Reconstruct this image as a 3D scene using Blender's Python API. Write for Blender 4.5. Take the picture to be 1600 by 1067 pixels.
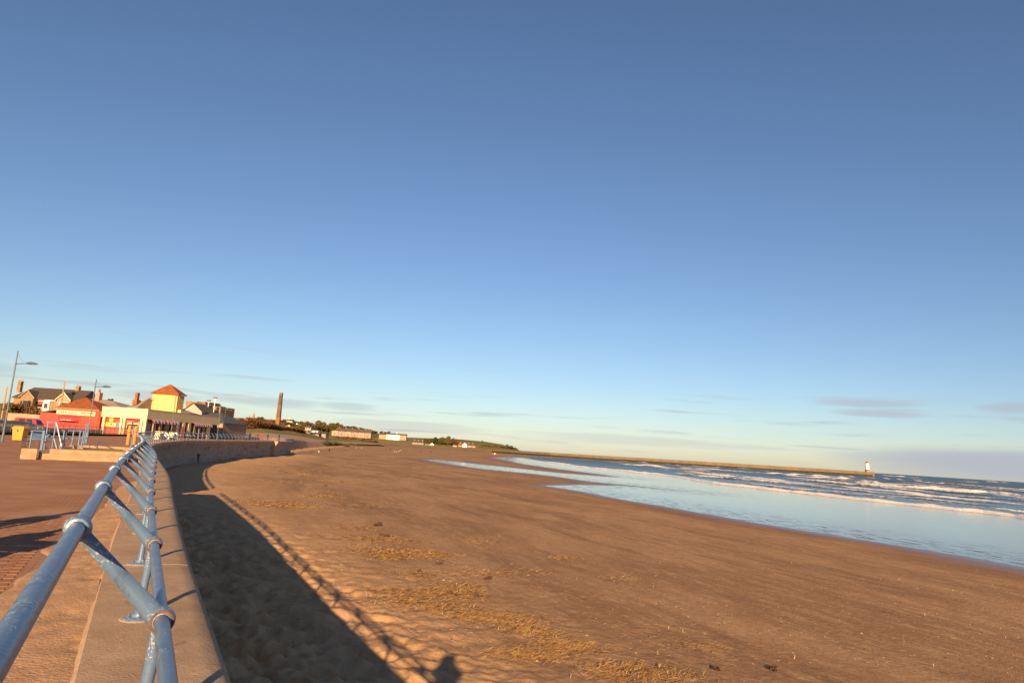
import bpy, bmesh, math, random
import numpy as np
from mathutils import Vector, Matrix
R = math.radians
random.seed(7); rng = np.random.default_rng(7)
scene = bpy.context.scene
C = scene.collection
for o in list(bpy.data.objects): bpy.data.objects.remove(o)

# ------------------------------------------------------------------ camera
CZ = 1.62                       # camera above the coping top (z = 0)
FPX = 1067.0
ROLL = math.atan(14.6/234); PITCH = R(8.9404)
cd = bpy.data.cameras.new('camera'); cam = bpy.data.objects.new('camera', cd); C.objects.link(cam)
cd.sensor_width = 36; cd.lens = 24.0; cd.clip_start = 0.05; cd.clip_end = 60000
cam.matrix_world = Matrix.Translation((0, 0, CZ)) @ Matrix.Rotation(math.pi/2+PITCH, 4, 'X') @ Matrix.Rotation(ROLL, 4, 'Z')
scene.camera = cam
scene.render.resolution_x = 1024; scene.render.resolution_y = 682
# ------------------------------------------------------------------ light
SUN_AZ, SUN_EL = R(-3.1+180), R(15.9)          # azimuth from +Y clockwise
sl = bpy.data.lights.new('sun', 'SUN'); so = bpy.data.objects.new('sun', sl); C.objects.link(so)
sl.energy = 5.0; sl.angle = R(0.5); sl.color = (1.0, 0.69, 0.38)
SDIR = Vector((math.sin(SUN_AZ)*math.cos(SUN_EL), math.cos(SUN_AZ)*math.cos(SUN_EL), math.sin(SUN_EL)))
so.rotation_euler = SDIR.to_track_quat('Z', 'Y').to_euler(); so.location = (0, -30, 40)
vs = scene.view_settings
vs.view_transform = 'Standard'; vs.look = 'None'; vs.gamma = 1; vs.exposure = 1.24; vs.use_curve_mapping = False
w = bpy.data.worlds.new('World'); scene.world = w; w.use_nodes = True
def build_world():
    nt = w.node_tree; nt.nodes.clear(); N = nt.nodes.new; L = nt.links.new
    out = N('ShaderNodeOutputWorld'); bg = N('ShaderNodeBackground'); bg.inputs['Strength'].default_value = 0.051
    sky = N('ShaderNodeTexSky'); sky.sky_type = 'NISHITA'; sky.sun_disc = False
    sky.sun_elevation = SUN_EL; sky.sun_rotation = SUN_AZ
    sky.altitude = 0; sky.air_density = 0.95; sky.dust_density = 0.3; sky.ozone_density = 3.2
    tc = N('ShaderNodeTexCoord'); sep = N('ShaderNodeSeparateXYZ'); L(tc.outputs['Generated'], sep.inputs[0])
    def math_(op, a, b=None, c=None):
        n = N('ShaderNodeMath'); n.operation = op
        for i, v in enumerate((a, b, c)):
            if v is None: continue
            if isinstance(v, (int, float)): n.inputs[i].default_value = v
            else: L(v, n.inputs[i])
        return n.outputs[0]
    def smooth(v, a, b):
        n = N('ShaderNodeMapRange'); n.interpolation_type = 'SMOOTHSTEP'
        L(v, n.inputs['Value']); n.inputs['From Min'].default_value = a; n.inputs['From Max'].default_value = b
        return n.outputs['Result']
    X, Y, Z = sep.outputs
    azi = math_('ARCTAN2', X, Y)
    # wind-drawn wisps low over the horizon, all the way round
    cv = N('ShaderNodeCombineXYZ'); L(math_('MULTIPLY', azi, 3.2), cv.inputs[0]); L(math_('MULTIPLY', Z, 62.0), cv.inputs[1]); cv.inputs[2].default_value = 3.3
    nz = N('ShaderNodeTexNoise'); nz.inputs['Scale'].default_value = 1.5; nz.inputs['Detail'].default_value = 5; nz.inputs['Roughness'].default_value = .52
    L(cv.outputs[0], nz.inputs['Vector'])
    wisps = smooth(nz.outputs['Fac'], .55, .76)
    band = math_('MULTIPLY', smooth(Z, -.005, .012), math_('SUBTRACT', 1.0, smooth(Z, .055, .13)))
    cl = math_('MULTIPLY', math_('MULTIPLY', wisps, band), .75)
    # a few single flat clouds
    warp = math_('MULTIPLY', math_('SUBTRACT', nz.outputs['Fac'], .5), .022)
    for (a, e, wa, we, k) in ((27.7, 5.1, 4.6, .40, .6), (28.6, 4.3, 4.0, .34, .62), (36.6, 4.8, 2.8, .46, .6), (46.5, 5.6, 5.0, .5, .5),
                              (-19.5, 2.55, 5.6, .38, .50), (-13.2, 2.55, 3.0, .26, .42), (-20.5, 4.25, 4.0, .16, .32), (-27, 2.3, 4.0, .4, .45), (22.5, 3.3, 2.6, .15, .3), (12, 1.3, 14, .30, .30), (36, 1.0, 13.0, 1.1, .9), (-8.0, 1.3, 8.0, .25, .35), (-40, 3.2, 6, .4, .45)):
        da = math_('DIVIDE', math_('SUBTRACT', azi, R(a)), R(wa))
        de = math_('DIVIDE', math_('SUBTRACT', math_('ADD', Z, warp), math.sin(R(e))), R(we)*1.3)
        g = math_('ADD', math_('MULTIPLY', da, da), math_('MULTIPLY', de, de))
        g = math_('SUBTRACT', 1.0, smooth(g, .0, 1.0))
        cl = math_('MAXIMUM', cl, math_('MULTIPLY', g, k))
    mx = N('ShaderNodeMix'); mx.data_type = 'RGBA'; L(cl, mx.inputs['Factor']); wb = N('ShaderNodeMix'); wb.data_type = 'RGBA'; wb.blend_type = 'MULTIPLY'; wb.inputs['Factor'].default_value = 1; L(sky.outputs[0], wb.inputs[6]); wb.inputs[7].default_value = (1.02, .965, .99, 1); L(wb.outputs[2], mx.inputs[6]); mx.inputs[7].default_value = (3.8, 4.05, 4.65, 1)
    L(mx.outputs[2], bg.inputs['Color']); L(bg.outputs[0], out.inputs['Surface'])
build_world()

# ------------------------------------------------------------------ pixel helpers (photograph pixels -> directions)
def ray(px, py):
    x = px-800.0; y = -(py-533.5); c, s = math.cos(ROLL), math.sin(ROLL)
    xr = x*c-y*s; yr = x*s+y*c; ct, st = math.cos(PITCH), math.sin(PITCH)
    return Vector((xr, FPX*ct-yr*st, FPX*st+yr*ct))/FPX
def at(px, py, Y):
    r = ray(px, py); t = Y/r.y; return Vector((r.x*t, Y, CZ+r.z*t))
def gp(px, py, z):
    r = ray(px, py); t = (z-CZ)/r.z; return Vector((r.x*t, r.y*t, z))

# ------------------------------------------------------------------ numpy noise
def _hash(ix, iy, seed):
    h = (ix.astype(np.int64)*374761393 + iy.astype(np.int64)*668265263 + seed*1274126177) & 0x7fffffff
    h = ((h ^ (h >> 13))*1103515245) & 0x7fffffff
    return ((h ^ (h >> 16)) & 0xffff)/65535.0
def vnoise(x, y, seed=0):
    ix = np.floor(x); iy = np.floor(y); fx = x-ix; fy = y-iy
    fx = fx*fx*fx*(fx*(fx*6-15)+10); fy = fy*fy*fy*(fy*(fy*6-15)+10)
    a = _hash(ix, iy, seed); b = _hash(ix+1, iy, seed); c = _hash(ix, iy+1, seed); d = _hash(ix+1, iy+1, seed)
    return (a*(1-fx)+b*fx)*(1-fy)+(c*(1-fx)+d*fx)*fy-.5
def fbm(x, y, seed=0, oct=4, g=.5):
    v = 0; a = 1
    for i in range(oct):
        v = v+a*vnoise(x*2**i+i*17.3, y*2**i+i*9.1, seed+i); a *= g
    return v

# ------------------------------------------------------------------ materials
MATS = {}
def mat(name, c, c2=None, scale=4.0, rough=.75, bump=0.0, bscale=None, metal=0.0, stretch=(1, 1, 1), lo=.35, hi=.65, detail=6, coat=0, spec=None, coords='Object', rot=0, dist=.02):
    if name in MATS: return MATS[name]
    m = bpy.data.materials.new(name); m.use_nodes = True; nt = m.node_tree; N = nt.nodes.new; L = nt.links.new
    p = nt.nodes['Principled BSDF']; p.inputs['Roughness'].default_value = rough; p.inputs['Metallic'].default_value = metal
    if coat: p.inputs['Coat Weight'].default_value = coat; p.inputs['Coat Roughness'].default_value = .08
    if spec is None and rough >= .85: spec = .12
    if spec is not None: p.inputs['Specular IOR Level'].default_value = spec
    tc = N('ShaderNodeTexCoord'); mp = N('ShaderNodeMapping'); mp.inputs['Scale'].default_value = stretch; mp.inputs['Rotation'].default_value = (0, 0, rot)
    if coords == 'World':
        g = N('ShaderNodeNewGeometry'); L(g.outputs['Position'], mp.inputs[0])
    else: L(tc.outputs[coords], mp.inputs[0])
    if c2 is None: c2 = tuple(v*.8 for v in c)
    nz = N('ShaderNodeTexNoise'); nz.inputs['Scale'].default_value = scale; nz.inputs['Detail'].default_value = detail; nz.inputs['Roughness'].default_value = .6; L(mp.outputs[0], nz.inputs['Vector'])
    mr = N('ShaderNodeMapRange'); mr.inputs['From Min'].default_value = lo; mr.inputs['From Max'].default_value = hi; L(nz.outputs['Fac'], mr.inputs['Value'])
    mx = N('ShaderNodeMix'); mx.data_type = 'RGBA'; mx.inputs[6].default_value = (*c, 1); mx.inputs[7].default_value = (*c2, 1); L(mr.outputs[0], mx.inputs['Factor'])
    L(mx.outputs[2], p.inputs['Base Color'])
    if bump:
        n2 = N('ShaderNodeTexNoise'); n2.inputs['Scale'].default_value = bscale or scale*6; n2.inputs['Detail'].default_value = 5; L(mp.outputs[0], n2.inputs['Vector'])
        b = N('ShaderNodeBump'); b.inputs['Strength'].default_value = bump; b.inputs['Distance'].default_value = dist; L(n2.outputs['Fac'], b.inputs['Height']); L(b.outputs[0], p.inputs['Normal'])
    MATS[name] = m; m['mix'] = 1
    return m
def add_layer(m, color, scale, lo, hi, stretch=(1, 1, 1), coords='Object', mask=None):
    """another noise-shaped layer (stains, chips, streaks) over the base colour"""
    nt = m.node_tree; N = nt.nodes.new; L = nt.links.new; p = nt.nodes['Principled BSDF']
    prev = p.inputs['Base Color'].links[0].from_socket
    if p.inputs['Roughness'].default_value > .88: p.inputs['Specular IOR Level'].default_value = .12
    tc = N('ShaderNodeTexCoord'); mp = N('ShaderNodeMapping'); mp.inputs['Scale'].default_value = stretch; mp.inputs['Location'].default_value = (3.1, 7.7, 1.9)
    if coords == 'World':
        g = N('ShaderNodeNewGeometry'); L(g.outputs['Position'], mp.inputs[0])
    else: L(tc.outputs[coords], mp.inputs[0])
    nz = N('ShaderNodeTexNoise'); nz.inputs['Scale'].default_value = scale; nz.inputs['Detail'].default_value = 7; nz.inputs['Roughness'].default_value = .65; L(mp.outputs[0], nz.inputs['Vector'])
    mr = N('ShaderNodeMapRange'); mr.interpolation_type = 'SMOOTHSTEP'; mr.inputs['From Min'].default_value = lo; mr.inputs['From Max'].default_value = hi; L(nz.outputs['Fac'], mr.inputs['Value'])
    mx = N('ShaderNodeMix'); mx.data_type = 'RGBA'; mx.inputs[7].default_value = (*color, 1); L(prev, mx.inputs[6]); fac = mr.outputs[0]
    if mask:
        n3 = N('ShaderNodeTexNoise'); n3.inputs['Scale'].default_value = mask; n3.inputs['Detail'].default_value = 3; L(mp.outputs[0], n3.inputs['Vector'])
        m3 = N('ShaderNodeMapRange'); m3.interpolation_type = 'SMOOTHSTEP'; m3.inputs['From Min'].default_value = .47; m3.inputs['From Max'].default_value = .62; L(n3.outputs['Fac'], m3.inputs['Value'])
        mm = N('ShaderNodeMath'); mm.operation = 'MULTIPLY'; L(fac, mm.inputs[0]); L(m3.outputs[0], mm.inputs[1]); fac = mm.outputs[0]
    L(fac, mx.inputs['Factor']); L(mx.outputs[2], p.inputs['Base Color'])
    return m

WALL_AZ = R(-27.75)
paint = mat('blue_rail_paint', (.070, .122, .215), (.092, .150, .245), 3, .33, .12, 60, lo=.3, hi=.7, spec=.6)
add_layer(paint, (.34, .37, .40), 60, .53, .60, mask=4.5)
add_layer(paint, (.045, .075, .13), 7, .52, .70, (1, 1, .3))
add_layer(paint, (.17, .09, .045), 26, .56, .66, (1, 1, .35), mask=6)
rust = mat('rust', (.19, .085, .036), (.06, .06, .075), 16, .9, .5)
concrete = mat('wall_concrete', (.42, .285, .185), (.33, .22, .14), 2.2, .9, .45, 45, coords='World', dist=.012)
add_layer(concrete, (.42, .30, .20), 1.1, .55, .75, coords='World')
add_layer(concrete, (.19, .125, .085), 3.5, .60, .74, (1, 1, .25), coords='World')
add_layer(concrete, (.49, .345, .24), 13, .50, .64, coords='World', mask=1.2)
add_layer(concrete, (.22, .145, .10), 55, .60, .68, coords='World')
edge_c = mat('coping_edge', (.46, .33, .20), (.36, .25, .15), 8, .9, .4, coords='World')
plinth_c = mat('plinth_concrete', (.36, .245, .145), (.27, .18, .105), 3, .9, .5, 30, coords='World')
sandm = None
prom_m = None
red_wall = mat('red_render', (.52, .045, .022), (.46, .038, .02), .6, .7, .1, 20)
red_dark = mat('red_shutter', (.45, .03, .015), (.40, .028, .015), 1, .6)
red_awn = mat('awning_red', (.42, .035, .04), (.36, .03, .035), 3, .6)
white_awn = mat('awning_white', (.62, .58, .56), (.5, .46, .45), 3, .7)
yellow_wall = mat('yellow_render', (.72, .56, .29), (.68, .52, .26), .7, .75, .1, 20)
yellow_clad = mat('yellow_cladding', (.56, .35, .14), (.51, .31, .12), .9, .7, .1, 10)
cream = mat('cream_paint', (.68, .55, .33), (.60, .48, .28), 1.5, .7)
tile_o = mat('orange_tile', (.30, .092, .030), (.19, .058, .022), 2.2, .85, .5, 14)
slate = mat('slate_roof', (.085, .060, .046), (.055, .042, .035), 2.5, .8, .5, 12)
slate_g = mat('grey_slate', (.075, .075, .075), (.05, .05, .052), 2.0, .7, .4, 12)
roof_grey = mat('pale_roof_sheet', (.32, .25, .19), (.26, .20, .155), .5, .75, .2, 8)
stone = mat('tan_stone', (.30, .185, .10), (.18, .11, .06), 2.0, .9, .7, 9)
stone_pale = mat('pale_stone', (.36, .25, .165), (.27, .185, .12), 2.0, .9, .6, 9)
stone_pink = mat('pink_stone', (.32, .205, .15), (.24, .15, .11), 2.0, .9, .5, 9)
brick_m = mat('chimney_brick', (.27, .105, .045), (.19, .075, .034), .35, .9, .6, 6)
brick_top = mat('weathered_brick', (.115, .076, .042), (.08, .054, .032), .5, .9, .6, 6)
pink_m = mat('pink_render', (.60, .22, .14), (.52, .19, .12), 2, .8)
white_m = mat('white_paint', (.78, .75, .71), (.70, .67, .62), 1.5, .65)
glassd = mat('dark_glass', (.018, .02, .022), (.03, .03, .03), 1, .08)
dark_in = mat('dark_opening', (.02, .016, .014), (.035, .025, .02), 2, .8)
maroon = mat('maroon_panel', (.10, .012, .012), (.07, .01, .01), 2, .6)
wood_p = mat('weathered_pole', (.38, .22, .14), (.26, .15, .09), 4, .9, .4)
lampgrey = mat('lamp_paint', (.085, .11, .135), (.06, .08, .10), 3, .45, spec=.5)
dark_metal = mat('black_metal', (.03, .032, .036), (.05, .05, .055), 4, .5)
fence_m = mat('fence_paint', (.05, .055, .062), (.09, .08, .07), 5, .6)
yellow_bin = mat('yellow_plastic', (.52, .25, .035), (.45, .21, .035), 2, .5, .1, 20)
orange_post = mat('orange_timber', (.56, .24, .06), (.42, .17, .045), 3, .85, .5, 12, stretch=(1, 1, .2))
bench_blue = mat('bench_blue', (.03, .085, .16), (.045, .11, .19), 4, .5)
tyre = mat('tyre', (.015, .015, .015), (.02, .02, .02), 5, .9)
hub = mat('wheel_hub', (.35, .35, .36), (.25, .25, .25), 6, .35, metal=.7)
lampred = mat('tail_lamp', (.5, .02, .015), (.4, .02, .015), 5, .3)
seaweed = mat('weed_stone', (.05, .042, .02), (.03, .028, .015), .4, .9, .6, 3, coords='World')
pier_m = mat('pier_stone', (.17, .118, .076), (.12, .083, .055), .12, .9, .5, .8, coords='World', lo=.3, hi=.7, dist=.3)
redp = mat('lighthouse_red', (.50, .02, .025), (.42, .02, .02), 1, .5)
grass_m = mat('grass_bank', (.135, .135, .035), (.23, .17, .06), .12, .95, .6, 1.5, coords='World', dist=.1)
green_f = mat('green_field', (.085, .125, .03), (.14, .14, .045), .02, .95, coords='World')
hill_m = mat('rough_hillside', (.22, .15, .06), (.14, .12, .045), .02, .95, .8, .25, coords='World', dist=.6)
dune_m = mat('dune_sand', (.40, .255, .15), (.33, .205, .115), .08, .95, .6, 1.2, coords='World', dist=.1)
town_m = mat('town_hillside', (.17, .12, .06), (.09, .085, .04), .015, .95, .8, .1, coords='World', dist=1)
asphalt = mat('asphalt', (.06, .058, .055), (.085, .08, .072), 2, .9, .4, 40, coords='World')
skin = mat('skin', (.50, .28, .19), (.46, .25, .17), 4, .55)
hair = mat('hair', (.035, .022, .015), (.05, .03, .02), 10, .6)

# ------------------------------------------------------------------ mesh builder
ROOT = {}
class MB:
    def __init__(s): s.v = []; s.f = []; s.m = []
    def add(s, vs, fs, mi=0):
        b = len(s.v); s.v += [tuple(v) for v in vs]; s.f += [tuple(b+i for i in f) for f in fs]; s.m += [mi]*len(fs); return s
    def box(s, x0, x1, y0, y1, z0, z1, mi=0):
        return s.add([(x0,y0,z0),(x1,y0,z0),(x1,y1,z0),(x0,y1,z0),(x0,y0,z1),(x1,y0,z1),(x1,y1,z1),(x0,y1,z1)],
                     [(3,2,1,0),(4,5,6,7),(0,1,5,4),(1,2,6,5),(2,3,7,6),(3,0,4,7)], mi)
    def obox(s, o, ax, ay, az, mi=0):          # oriented box: corner + three edge vectors
        o, ax, ay, az = map(Vector, (o, ax, ay, az)); P = [o, o+ax, o+ax+ay, o+ay]; P += [p+az for p in P]
        return s.add(P, [(3,2,1,0),(4,5,6,7),(0,1,5,4),(1,2,6,5),(2,3,7,6),(3,0,4,7)], mi)
    def tube(s, pts, r, n=10, cap=True, mi=0):
        pts = [Vector(p) for p in pts]; k = len(pts); rr = r if isinstance(r, (list, tuple)) else [r]*k
        ring = []; up = Vector((0, 0, 1))
        t0 = (pts[1]-pts[0]).normalized(); ref = up if abs(t0.z) < .9 else Vector((1, 0, 0))
        for i in range(k):
            t = (pts[min(i+1, k-1)]-pts[max(i-1, 0)]).normalized()
            a = t.cross(ref).normalized(); b = a.cross(t)
            ring.append([pts[i]+(a*math.cos(2*math.pi*j/n)+b*math.sin(2*math.pi*j/n))*rr[i] for j in range(n)])
        vs = [v for rg in ring for v in rg]; fs = []
        for i in range(k-1):
            for j in range(n): fs.append((i*n+j, i*n+(j+1) % n, (i+1)*n+(j+1) % n, (i+1)*n+j))
        if cap: fs += [tuple(range(n-1, -1, -1)), tuple((k-1)*n+j for j in range(n))]
        return s.add(vs, fs, mi)
    def lathe(s, prof, c=(0, 0, 0), n=16, mi=0):
        vs = []; fs = []; k = len(prof)
        for (r, z) in prof:
            for j in range(n): a = 2*math.pi*j/n; vs.append((c[0]+r*math.cos(a), c[1]+r*math.sin(a), c[2]+z))
        for i in range(k-1):
            for j in range(n): fs.append((i*n+j, i*n+(j+1) % n, (i+1)*n+(j+1) % n, (i+1)*n+j))
        fs += [tuple(range(n-1, -1, -1)), tuple((k-1)*n+j for j in range(n))]
        return s.add(vs, fs, mi)
    def prism(s, poly, d, mi=0):               # 3-D polygon + extrusion vector
        poly = [Vector(p) for p in poly]; d = Vector(d); n = len(poly)
        return s.add(poly+[p+d for p in poly], [tuple(range(n-1, -1, -1)), tuple(range(n, 2*n))]+[(i, (i+1) % n, n+(i+1) % n, n+i) for i in range(n)], mi)
    def build(s, name, m, parent=None, world=True, smooth=False, fix=True):
        me = bpy.data.meshes.new(name)
        off = ROOT.get(parent.name, Vector((0, 0, 0))) if (parent is not None and world) else Vector((0, 0, 0))
        me.from_pydata([(v[0]-off[0], v[1]-off[1], v[2]-off[2]) for v in s.v], [], s.f); me.update()
        for mm in (m if isinstance(m, (list, tuple)) else [m]): me.materials.append(mm)
        if any(s.m): me.polygons.foreach_set('material_index', s.m)
        if fix:
            bm = bmesh.new(); bm.from_mesh(me); bmesh.ops.recalc_face_normals(bm, faces=bm.faces); bm.to_mesh(me); bm.free()
        if smooth: me.polygons.foreach_set('use_smooth', [True]*len(me.polygons)); me.set_sharp_from_angle(angle=R(40))
        o = bpy.data.objects.new(name, me); C.objects.link(o)
        if parent is not None: o.parent = parent; ROOT[o.name] = off
        return o
def tag(o, label=None, cat=None, group=None, kind=None):
    for k, v in (('label', label), ('category', cat), ('group', group), ('kind', kind)):
        if v: o[k] = v
    return o
def thing(name, loc, label, cat, group=None, rz=0):
    o = bpy.data.objects.new(name, None); C.objects.link(o); o.location = loc; o.rotation_euler = (0, 0, rz); o.empty_display_size = .3
    ROOT[o.name] = Vector(loc); return tag(o, label, cat, group)
def copy_tree(o, parent=None):
    c = o.copy(); C.objects.link(c); c.parent = parent
    if parent is None: ROOT[c.name] = ROOT.get(o.name, Vector((0, 0, 0))).copy()
    for ch in list(o.children): copy_tree(ch, c)
    return c
def grid_mesh(name, P, m, smooth=True, attrs=None, mask=None):
    """P: (rows, cols, 3) array"""
    nr, nc = P.shape[:2]; me = bpy.data.meshes.new(name)
    idx = np.arange(nr*nc).reshape(nr, nc)
    q = np.stack([idx[:-1, :-1], idx[:-1, 1:], idx[1:, 1:], idx[1:, :-1]], -1).reshape(-1, 4)
    if mask is not None: q = q[mask.reshape(-1)]
    me.vertices.add(nr*nc); me.vertices.foreach_set('co', P.reshape(-1).astype(np.float32))
    me.loops.add(len(q)*4); me.loops.foreach_set('vertex_index', q.reshape(-1).astype(np.int32))
    me.polygons.add(len(q)); me.polygons.foreach_set('loop_start', np.arange(len(q), dtype=np.int32)*4)
    me.polygons.foreach_set('use_smooth', np.full(len(q), smooth)); me.update(calc_edges=True)
    for k, a in (attrs or {}).items():
        at_ = me.attributes.new(k, 'FLOAT', 'POINT'); at_.data.foreach_set('value', a.reshape(-1).astype(np.float32))
    me.materials.append(m); o = bpy.data.objects.new(name, me); C.objects.link(o); return o

# ------------------------------------------------------------------ the sea-wall line (outer coping edge, plan)
dv = Vector((math.sin(WALL_AZ), math.cos(WALL_AZ))); pv = Vector((math.cos(WALL_AZ), -math.sin(WALL_AZ)))
ctrl = [tuple(dv*a+pv*.78) for a in (-30, -20, -10, -3, 3, 7)]
ctrl += [(-4.25, 9.75), (-6.55, 14.3), (-9.85, 20.9), (-11.9, 25.0), (-18.3, 36.9), (-25.6, 50.3), (-32.6, 64.8), (-39.0, 80.3), (-44.1, 96.5), (-48.0, 114), (-51.6, 137), (-55.9, 167.7), (-61.5, 198.5)]
def catmull(P, step=.5):
    P = [np.array(p, float) for p in P]; P = [2*P[0]-P[1]]+P+[2*P[-1]-P[-2]]; out = []
    for i in range(1, len(P)-2):
        n = max(2, int(np.linalg.norm(P[i+1]-P[i])/step))
        for k in range(n):
            t = k/n; a, b, c, d = P[i-1:i+3]
            out.append(.5*((2*b)+(-a+c)*t+(2*a-5*b+4*c-d)*t*t+(-a+3*b-3*c+d)*t**3))
    out.append(P[-2]); return np.array(out)
path = catmull(ctrl, .25)
for _ in range(160):                                       # ease the control points out of the curve
    path[1:-1] = .5*path[1:-1]+.25*(path[:-2]+path[2:])
seg = np.linalg.norm(np.diff(path, axis=0), axis=1); S = np.concatenate([[0], np.cumsum(seg)])
i0 = int(np.argmin(np.hypot(path[:, 0]-pv.x*.78, path[:, 1]-pv.y*.78))); S -= S[i0]
def wp(s, n=0.0):                                          # point on the wall line: s along, n seaward
    x = np.interp(s, S, path[:, 0]); y = np.interp(s, S, path[:, 1])
    dx = np.interp(s+.5, S, path[:, 0])-np.interp(s-.5, S, path[:, 0]); dy = np.interp(s+.5, S, path[:, 1])-np.interp(s-.5, S, path[:, 1])
    l = np.hypot(dx, dy); tx, ty = dx/l, dy/l
    return x+ty*n, y-tx*n
def wt(s):
    a = wp(s-.3); b = wp(s+.3); v = Vector((b[0]-a[0], b[1]-a[1], 0)); return v.normalized()
def s_of(x, y): return float(S[int(np.argmin(np.hypot(path[:, 0]-x, path[:, 1]-y)))])
GAP0, GAP1 = s_of(-23.7, 46.4), s_of(-26.1, 51.0)
SSTEP = s_of(-55.9, 167.7); SEND = S[-1]-.6
SEA = -4.9

# ------------------------------------------------------------------ water's edge (from the photograph, on the plane of the sea)
edge_px = [(1600,887),(1500,868),(1400,851),(1300,836),(1200,819.5),(1140,808),(1040,791),(960,777.5),(900,766),(856,759),(905,757.5),(975,759),(1070,767.5),(1000,759.5),(930,753),(880,746),(840,740.5),(795,736.5),(750,732),(705,725),(668,718.7),(684,718),(720,722),(750,725.5),(795,730.2),(860,737.5),(915,742),(975,746),(915,738),(860,731),(817,724.5),(790,718.5),(769,715),(795,713.9),(840,714.9),(880,716.8),(950,720.6)]
poly = [(150, -400), (95, -60), (66, 0)]+[tuple(gp(a, b, SEA)[:2]) for a, b in edge_px]+[(120, 1050), (400, 4000), (9000, 9000), (9000, -400)]
poly = np.array(poly)
def sdf_poly(x, y):
    d = np.full(x.shape, 1e18); inside = np.zeros(x.shape, bool); n = len(poly)
    for i in range(n):
        ax, ay = poly[i]; bx, by = poly[(i+1) % n]; ex, ey = bx-ax, by-ay; wx, wy = x-ax, y-ay
        t = np.clip((wx*ex+wy*ey)/(ex*ex+ey*ey), 0, 1); d = np.minimum(d, (wx-ex*t)**2+(wy-ey*t)**2)
        c = ((ay <= y) & (by > y)) | ((by <= y) & (ay > y))
        with np.errstate(divide='ignore', invalid='ignore'):
            xi = ax+(y-ay)*ex/ey if ey != 0 else np.full(x.shape, 1e18)
        inside ^= c & (x < xi)
    return np.where(inside, -1, 1)*np.sqrt(d)
pth = path[::12]
def wall_dist(x, y):                                        # signed: + seaward of the wall line
    d = np.full(x.shape, 1e18); sg = np.ones(x.shape)
    for i in range(len(pth)-1):
        ax, ay = pth[i]; bx, by = pth[i+1]; ex, ey = bx-ax, by-ay; wx, wy = x-ax, y-ay
        t = np.clip((wx*ex+wy*ey)/(ex*ex+ey*ey), 0, 1); dd = (wx-ex*t)**2+(wy-ey*t)**2
        k = dd < d; d = np.where(k, dd, d); sg = np.where(k, np.sign(ey*wx-ex*wy), sg)
    return sg*np.sqrt(d)
def sand_z(x, y, detail=True):
    dw = wall_dist(x, y); ds = sdf_poly(x, y); dwp = np.maximum(dw, 0); rr = np.hypot(x, y)
    zw = np.interp(y, [-20, 8, 20, 40, 90, 200, 400], [-2.95, -3.05, -3.35, -3.62, -3.62, -3.62, -3.9])
    a = dwp/(dwp+np.maximum(ds, 0)+1e-6); a = np.where(ds <= 0, 1, a)
    z = zw*(1-a)+SEA*a
    z = np.where(ds < 0, SEA-np.minimum(.35, -ds*.02), z)
    z = z+np.where(ds > 0, np.exp(-np.maximum(dw-.3, 0)/1.6)*.35*(.6+fbm(x*.12, y*.12, 31, 2)), 0)
    fade = np.clip(ds/14, 0, 1)
    z = z+fbm(x*.05, y*.05, 5, 3)*.16*fade*np.clip(rr/30, .3, 1)
    near = np.clip((18-dw)/14, 0, 1)*np.clip((90-rr)/60, 0, 1)      # trampled soft sand along the wall
    if detail:
        f = fbm(x*1.5, y*1.5, 11, 3, .45); g = fbm(x*3.4, y*3.4, 12, 2, .4)
        lump = np.clip((9-dw)/7, .18, 1)
        z = z+near*lump*(.36*f+.14*g)-near*lump*.30*np.clip(vnoise(x*2.1, y*2.1, 77)-.12, 0, 1)*2
        ca, sa = math.cos(R(-22)), math.sin(R(-22)); al = x*sa+y*ca; ac = x*ca-y*sa
        z = z+fade*np.clip((160-rr)/100, 0, 1)*(.020*fbm(ac*.9, al*.22, 21, 4, .6)+.03*fbm(ac*.30, al*.06, 23, 3))
    z = z+np.clip(1-np.abs(ds)/9, 0, 1)*.030*fbm((x*.93+y*.37)*.30, (-x*.37+y*.93)*.09, 71, 4, .6)
    return z, dw, ds
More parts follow.
